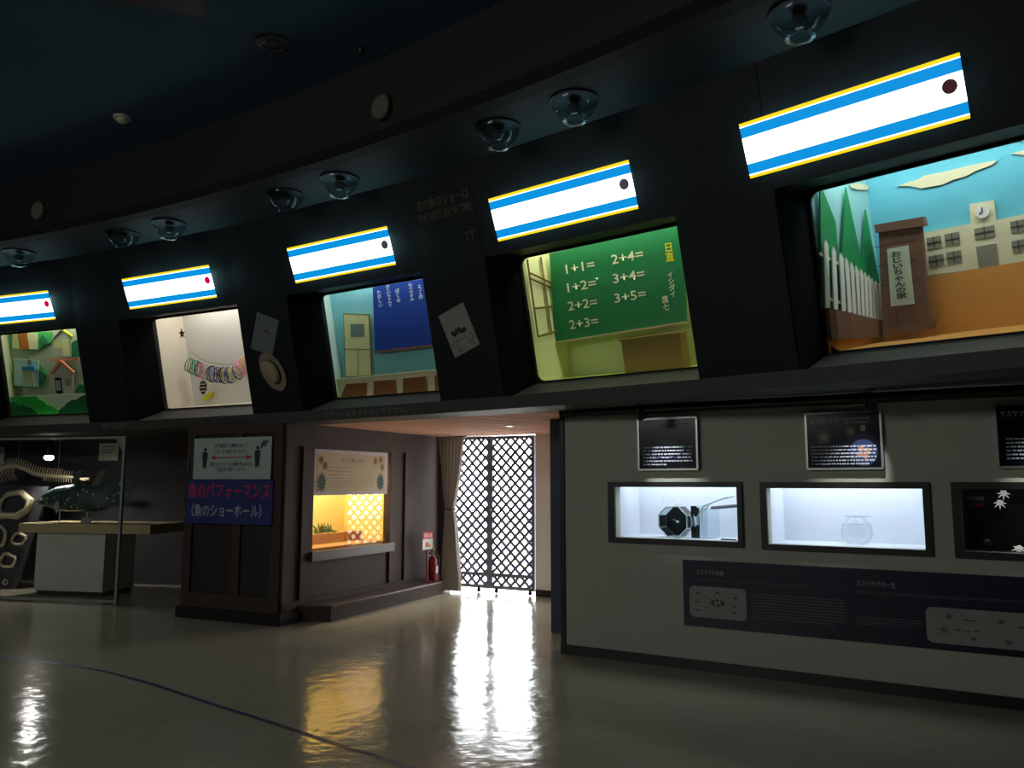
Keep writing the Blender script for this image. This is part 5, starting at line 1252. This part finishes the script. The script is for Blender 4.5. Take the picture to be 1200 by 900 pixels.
for x in (.236, .70): t.part('support_rod', MB().tube([(x, FY, 1.015), (x, FY, 1.19)], .011, 8), m_metal)
single('label_card', MB().prism([(.775, 1.015), (.95, 1.015), (.96, 1.10), (.80, 1.10)], .5, .51), m_paper, 'small white card standing in front of the green fish', 'card', K)

m_bone = flat('bone', 206, 192, 158, .6, var=.15, scale=12)
t = Thing('fish_skeleton', 'long curved fish skeleton with upright spines hung behind the green fish', 'skeleton', K, (-.6, 1.3, 1.5))
sp = LAY['k_spine']; SY = 1.3
t.part('backbone', MB().tube([(x, SY, z) for x, z in sp], [.03] * (len(sp) - 3) + [.022, .016, .008], 8), m_bone)
mb = MB(); mb2 = MB(); x = sp[0][0]
while x < -.1:
    z = interp(sp, x); h = .13 if x < -.3 else .10; mb.tube([(x, SY, z), (x + .03, SY, z + h)], [.011, .004], 5)
    if x > -.65: mb2.tube([(x, SY, z), (x + .02, SY, z - .085)], [.01, .004], 5)
    elif x < -1.15: mb2.tube([(x, SY, z), (x + .05, SY - .08, z - .12), (x + .14, SY - .08, z - .22)], [.008, .006, .003], 5)
    x += .045
t.part('upper_spines', mb, m_bone); t.part('lower_ribs', mb2, m_bone)
t.part('tail_tip', MB().tube([(.06, SY, 1.65), (.13, SY, 1.642), (.22, SY, 1.655)], [.012, .03, .014], 8), m_bone)
for x in (-1.1, -.35): t.part('hanging_wire', MB().tube([(x, SY, interp(sp, x)), (x, SY, 2.31)], .003, 4), m_metal)
single('jaw_board', MB().prism([(-2.6, -.0), (-.70, .0), (-.43, .84), (-.24, 1.53), (-2.6, 1.60)], 1.0, 1.05), flat('board_grey', 70, 66, 72, .8), 'dark grey slanting board carrying the shark jaws', 'board', K)
def jaw(path, rad, label):
    t = Thing('shark_jaw', label, 'jaw', K, None, 'shark jaws on the dark board')
    t.part('jaw_bone', MB().tube(path, rad, 8, True), m_bone)
    c = Vector((sum(p[0] for p in path), sum(p[1] for p in path), sum(p[2] for p in path))) / len(path); mb = MB()
    for i in range(0, len(path)):
        p = Vector(path[i]); d = (c - p).normalized(); r_ = rad[i] if isinstance(rad, list) else rad; q = p + d * r_ * .7; mb.tube([tuple(q), tuple(q + d * r_ * .9)], [r_ * .3, .001], 4)
    t.part('teeth', mb, m_white)
o_, i_ = LAY['k_jaw1o'], LAY['k_jaw1i']
path = [((a[0] + b[0]) / 2, .95, (a[1] + b[1]) / 2) for a, b in zip(o_, i_)]; rad = [max(.03, math.hypot(a[0] - b[0], a[1] - b[1]) / 2) for a, b in zip(o_, i_)]
jaw(path, rad, 'largest open shark jaw on the dark board')
J = LAY['k_jaws']
for n, (cx, cz, rx, rz, rr_, lab) in enumerate(((J[0][0] - .0, J[0][1], .09, .15, .028, 'narrow shark jaw cut off by the left picture edge'), (J[1][0], J[1][1], .12, .085, .022, 'shark jaw just under the beige plinth top'), (J[2][0], J[2][1], .14, .10, .026, 'wide shark jaw below the narrow one'), (J[3][0], J[3][1], .042, .036, .012, 'tiny shark jaw near the bottom of the board'))):
    pth = [(cx + rx * math.cos(a * .524) * (1 + .12 * math.sin(a * 2.1)), .96, cz + rz * math.sin(a * .524) * (1 + .1 * math.cos(a * 1.7))) for a in range(12)]
    jaw(pth, rr_, lab)
t = Thing('wall_notice', 'pale paper notice on the charcoal wall above the green fish', 'paper', K, (.02, 1.94, 1.95)); t.part('sheet', MB().box(-.156, .205, 1.93, 1.949, 1.948, 2.228), flat('notice_pale', 190, 194, 178)); t.part('print_lines', MB().rows(-.08, .15, 2.19, 2.04, 3, 1.928, .25, .03, .8), m_txt)
q = LAY['k_paper2']; single('wall_notice', MB().box(q[0][0] - .3, q[1][0], 1.93, 1.949, q[2][1], q[0][1]), MATS['notice_pale'], 'paper notice cut off by the left picture edge above the skeleton', 'paper', K)
t = Thing('specimen_spotlight', 'black ceiling spotlight with a glowing bulb above the fish skeleton', 'lamp', K, (-.18, .9, 1.95), None)
t.part('can', MB().lathe([(.03, .26), (.055, .23), (.06, .06), (.07, .05)], 18, (-.18, .9, 1.95)), m_blackpl); t.part('mount', MB().tube([(-.18, .9, 2.2), (-.18, .9, 2.315)], .012, 8), m_blackpl)
t.part('bulb', MB().lathe([(.03, .06), (.064, .035), (.068, .01), (.04, -.018), (0, -.026)], 18, (-.18, .9, 1.95), cap=False), mat('bulb_lit', (1, 1, 1, 1), .5, emit=14., ecol=(1, 1, .93, 1), var=0))
l = bpy.data.lights.new('specimen_bulb', 'SPOT'); l.energy = 62; l.spot_size = math.radians(140); l.spot_blend = .7; l.shadow_soft_size = .04; l.color = (1, .98, .9)
t.lamp('specimen_bulb', l, (-.18, .88, 1.91), (.35, -.05, -1))

# blue line on the floor
pts = [(-5.6, 8.05), (-4.72, 7.72), (-4.11, 7.47), (-3.5, 7.17), (-2.86, 6.7), (-2.21, 6.15), (-1.52, 5.59), (-1.04, 5.18), (-.8, 5.0), (-.58, 4.81), (-.05, 4.3), (.5, 3.75)]
mb = MB()
for i, p in enumerate(pts):
    a = Vector(pts[max(0, i - 1)]); b_ = Vector(pts[min(len(pts) - 1, i + 1)]); d = (b_ - a).normalized(); n = Vector((-d.y, d.x)) * .02
    mb.v += [(p[0] + n.x, p[1] + n.y, .0025), (p[0] - n.x, p[1] - n.y, .0025)]
for i in range(len(pts) - 1): mb.f.append((2 * i + 1, 2 * i + 3, 2 * i + 2, 2 * i))
single('floor_tape', mb, flat('tape_blue', 22, 32, 88, .4), 'thin dark blue tape line curving across the floor', 'tape')
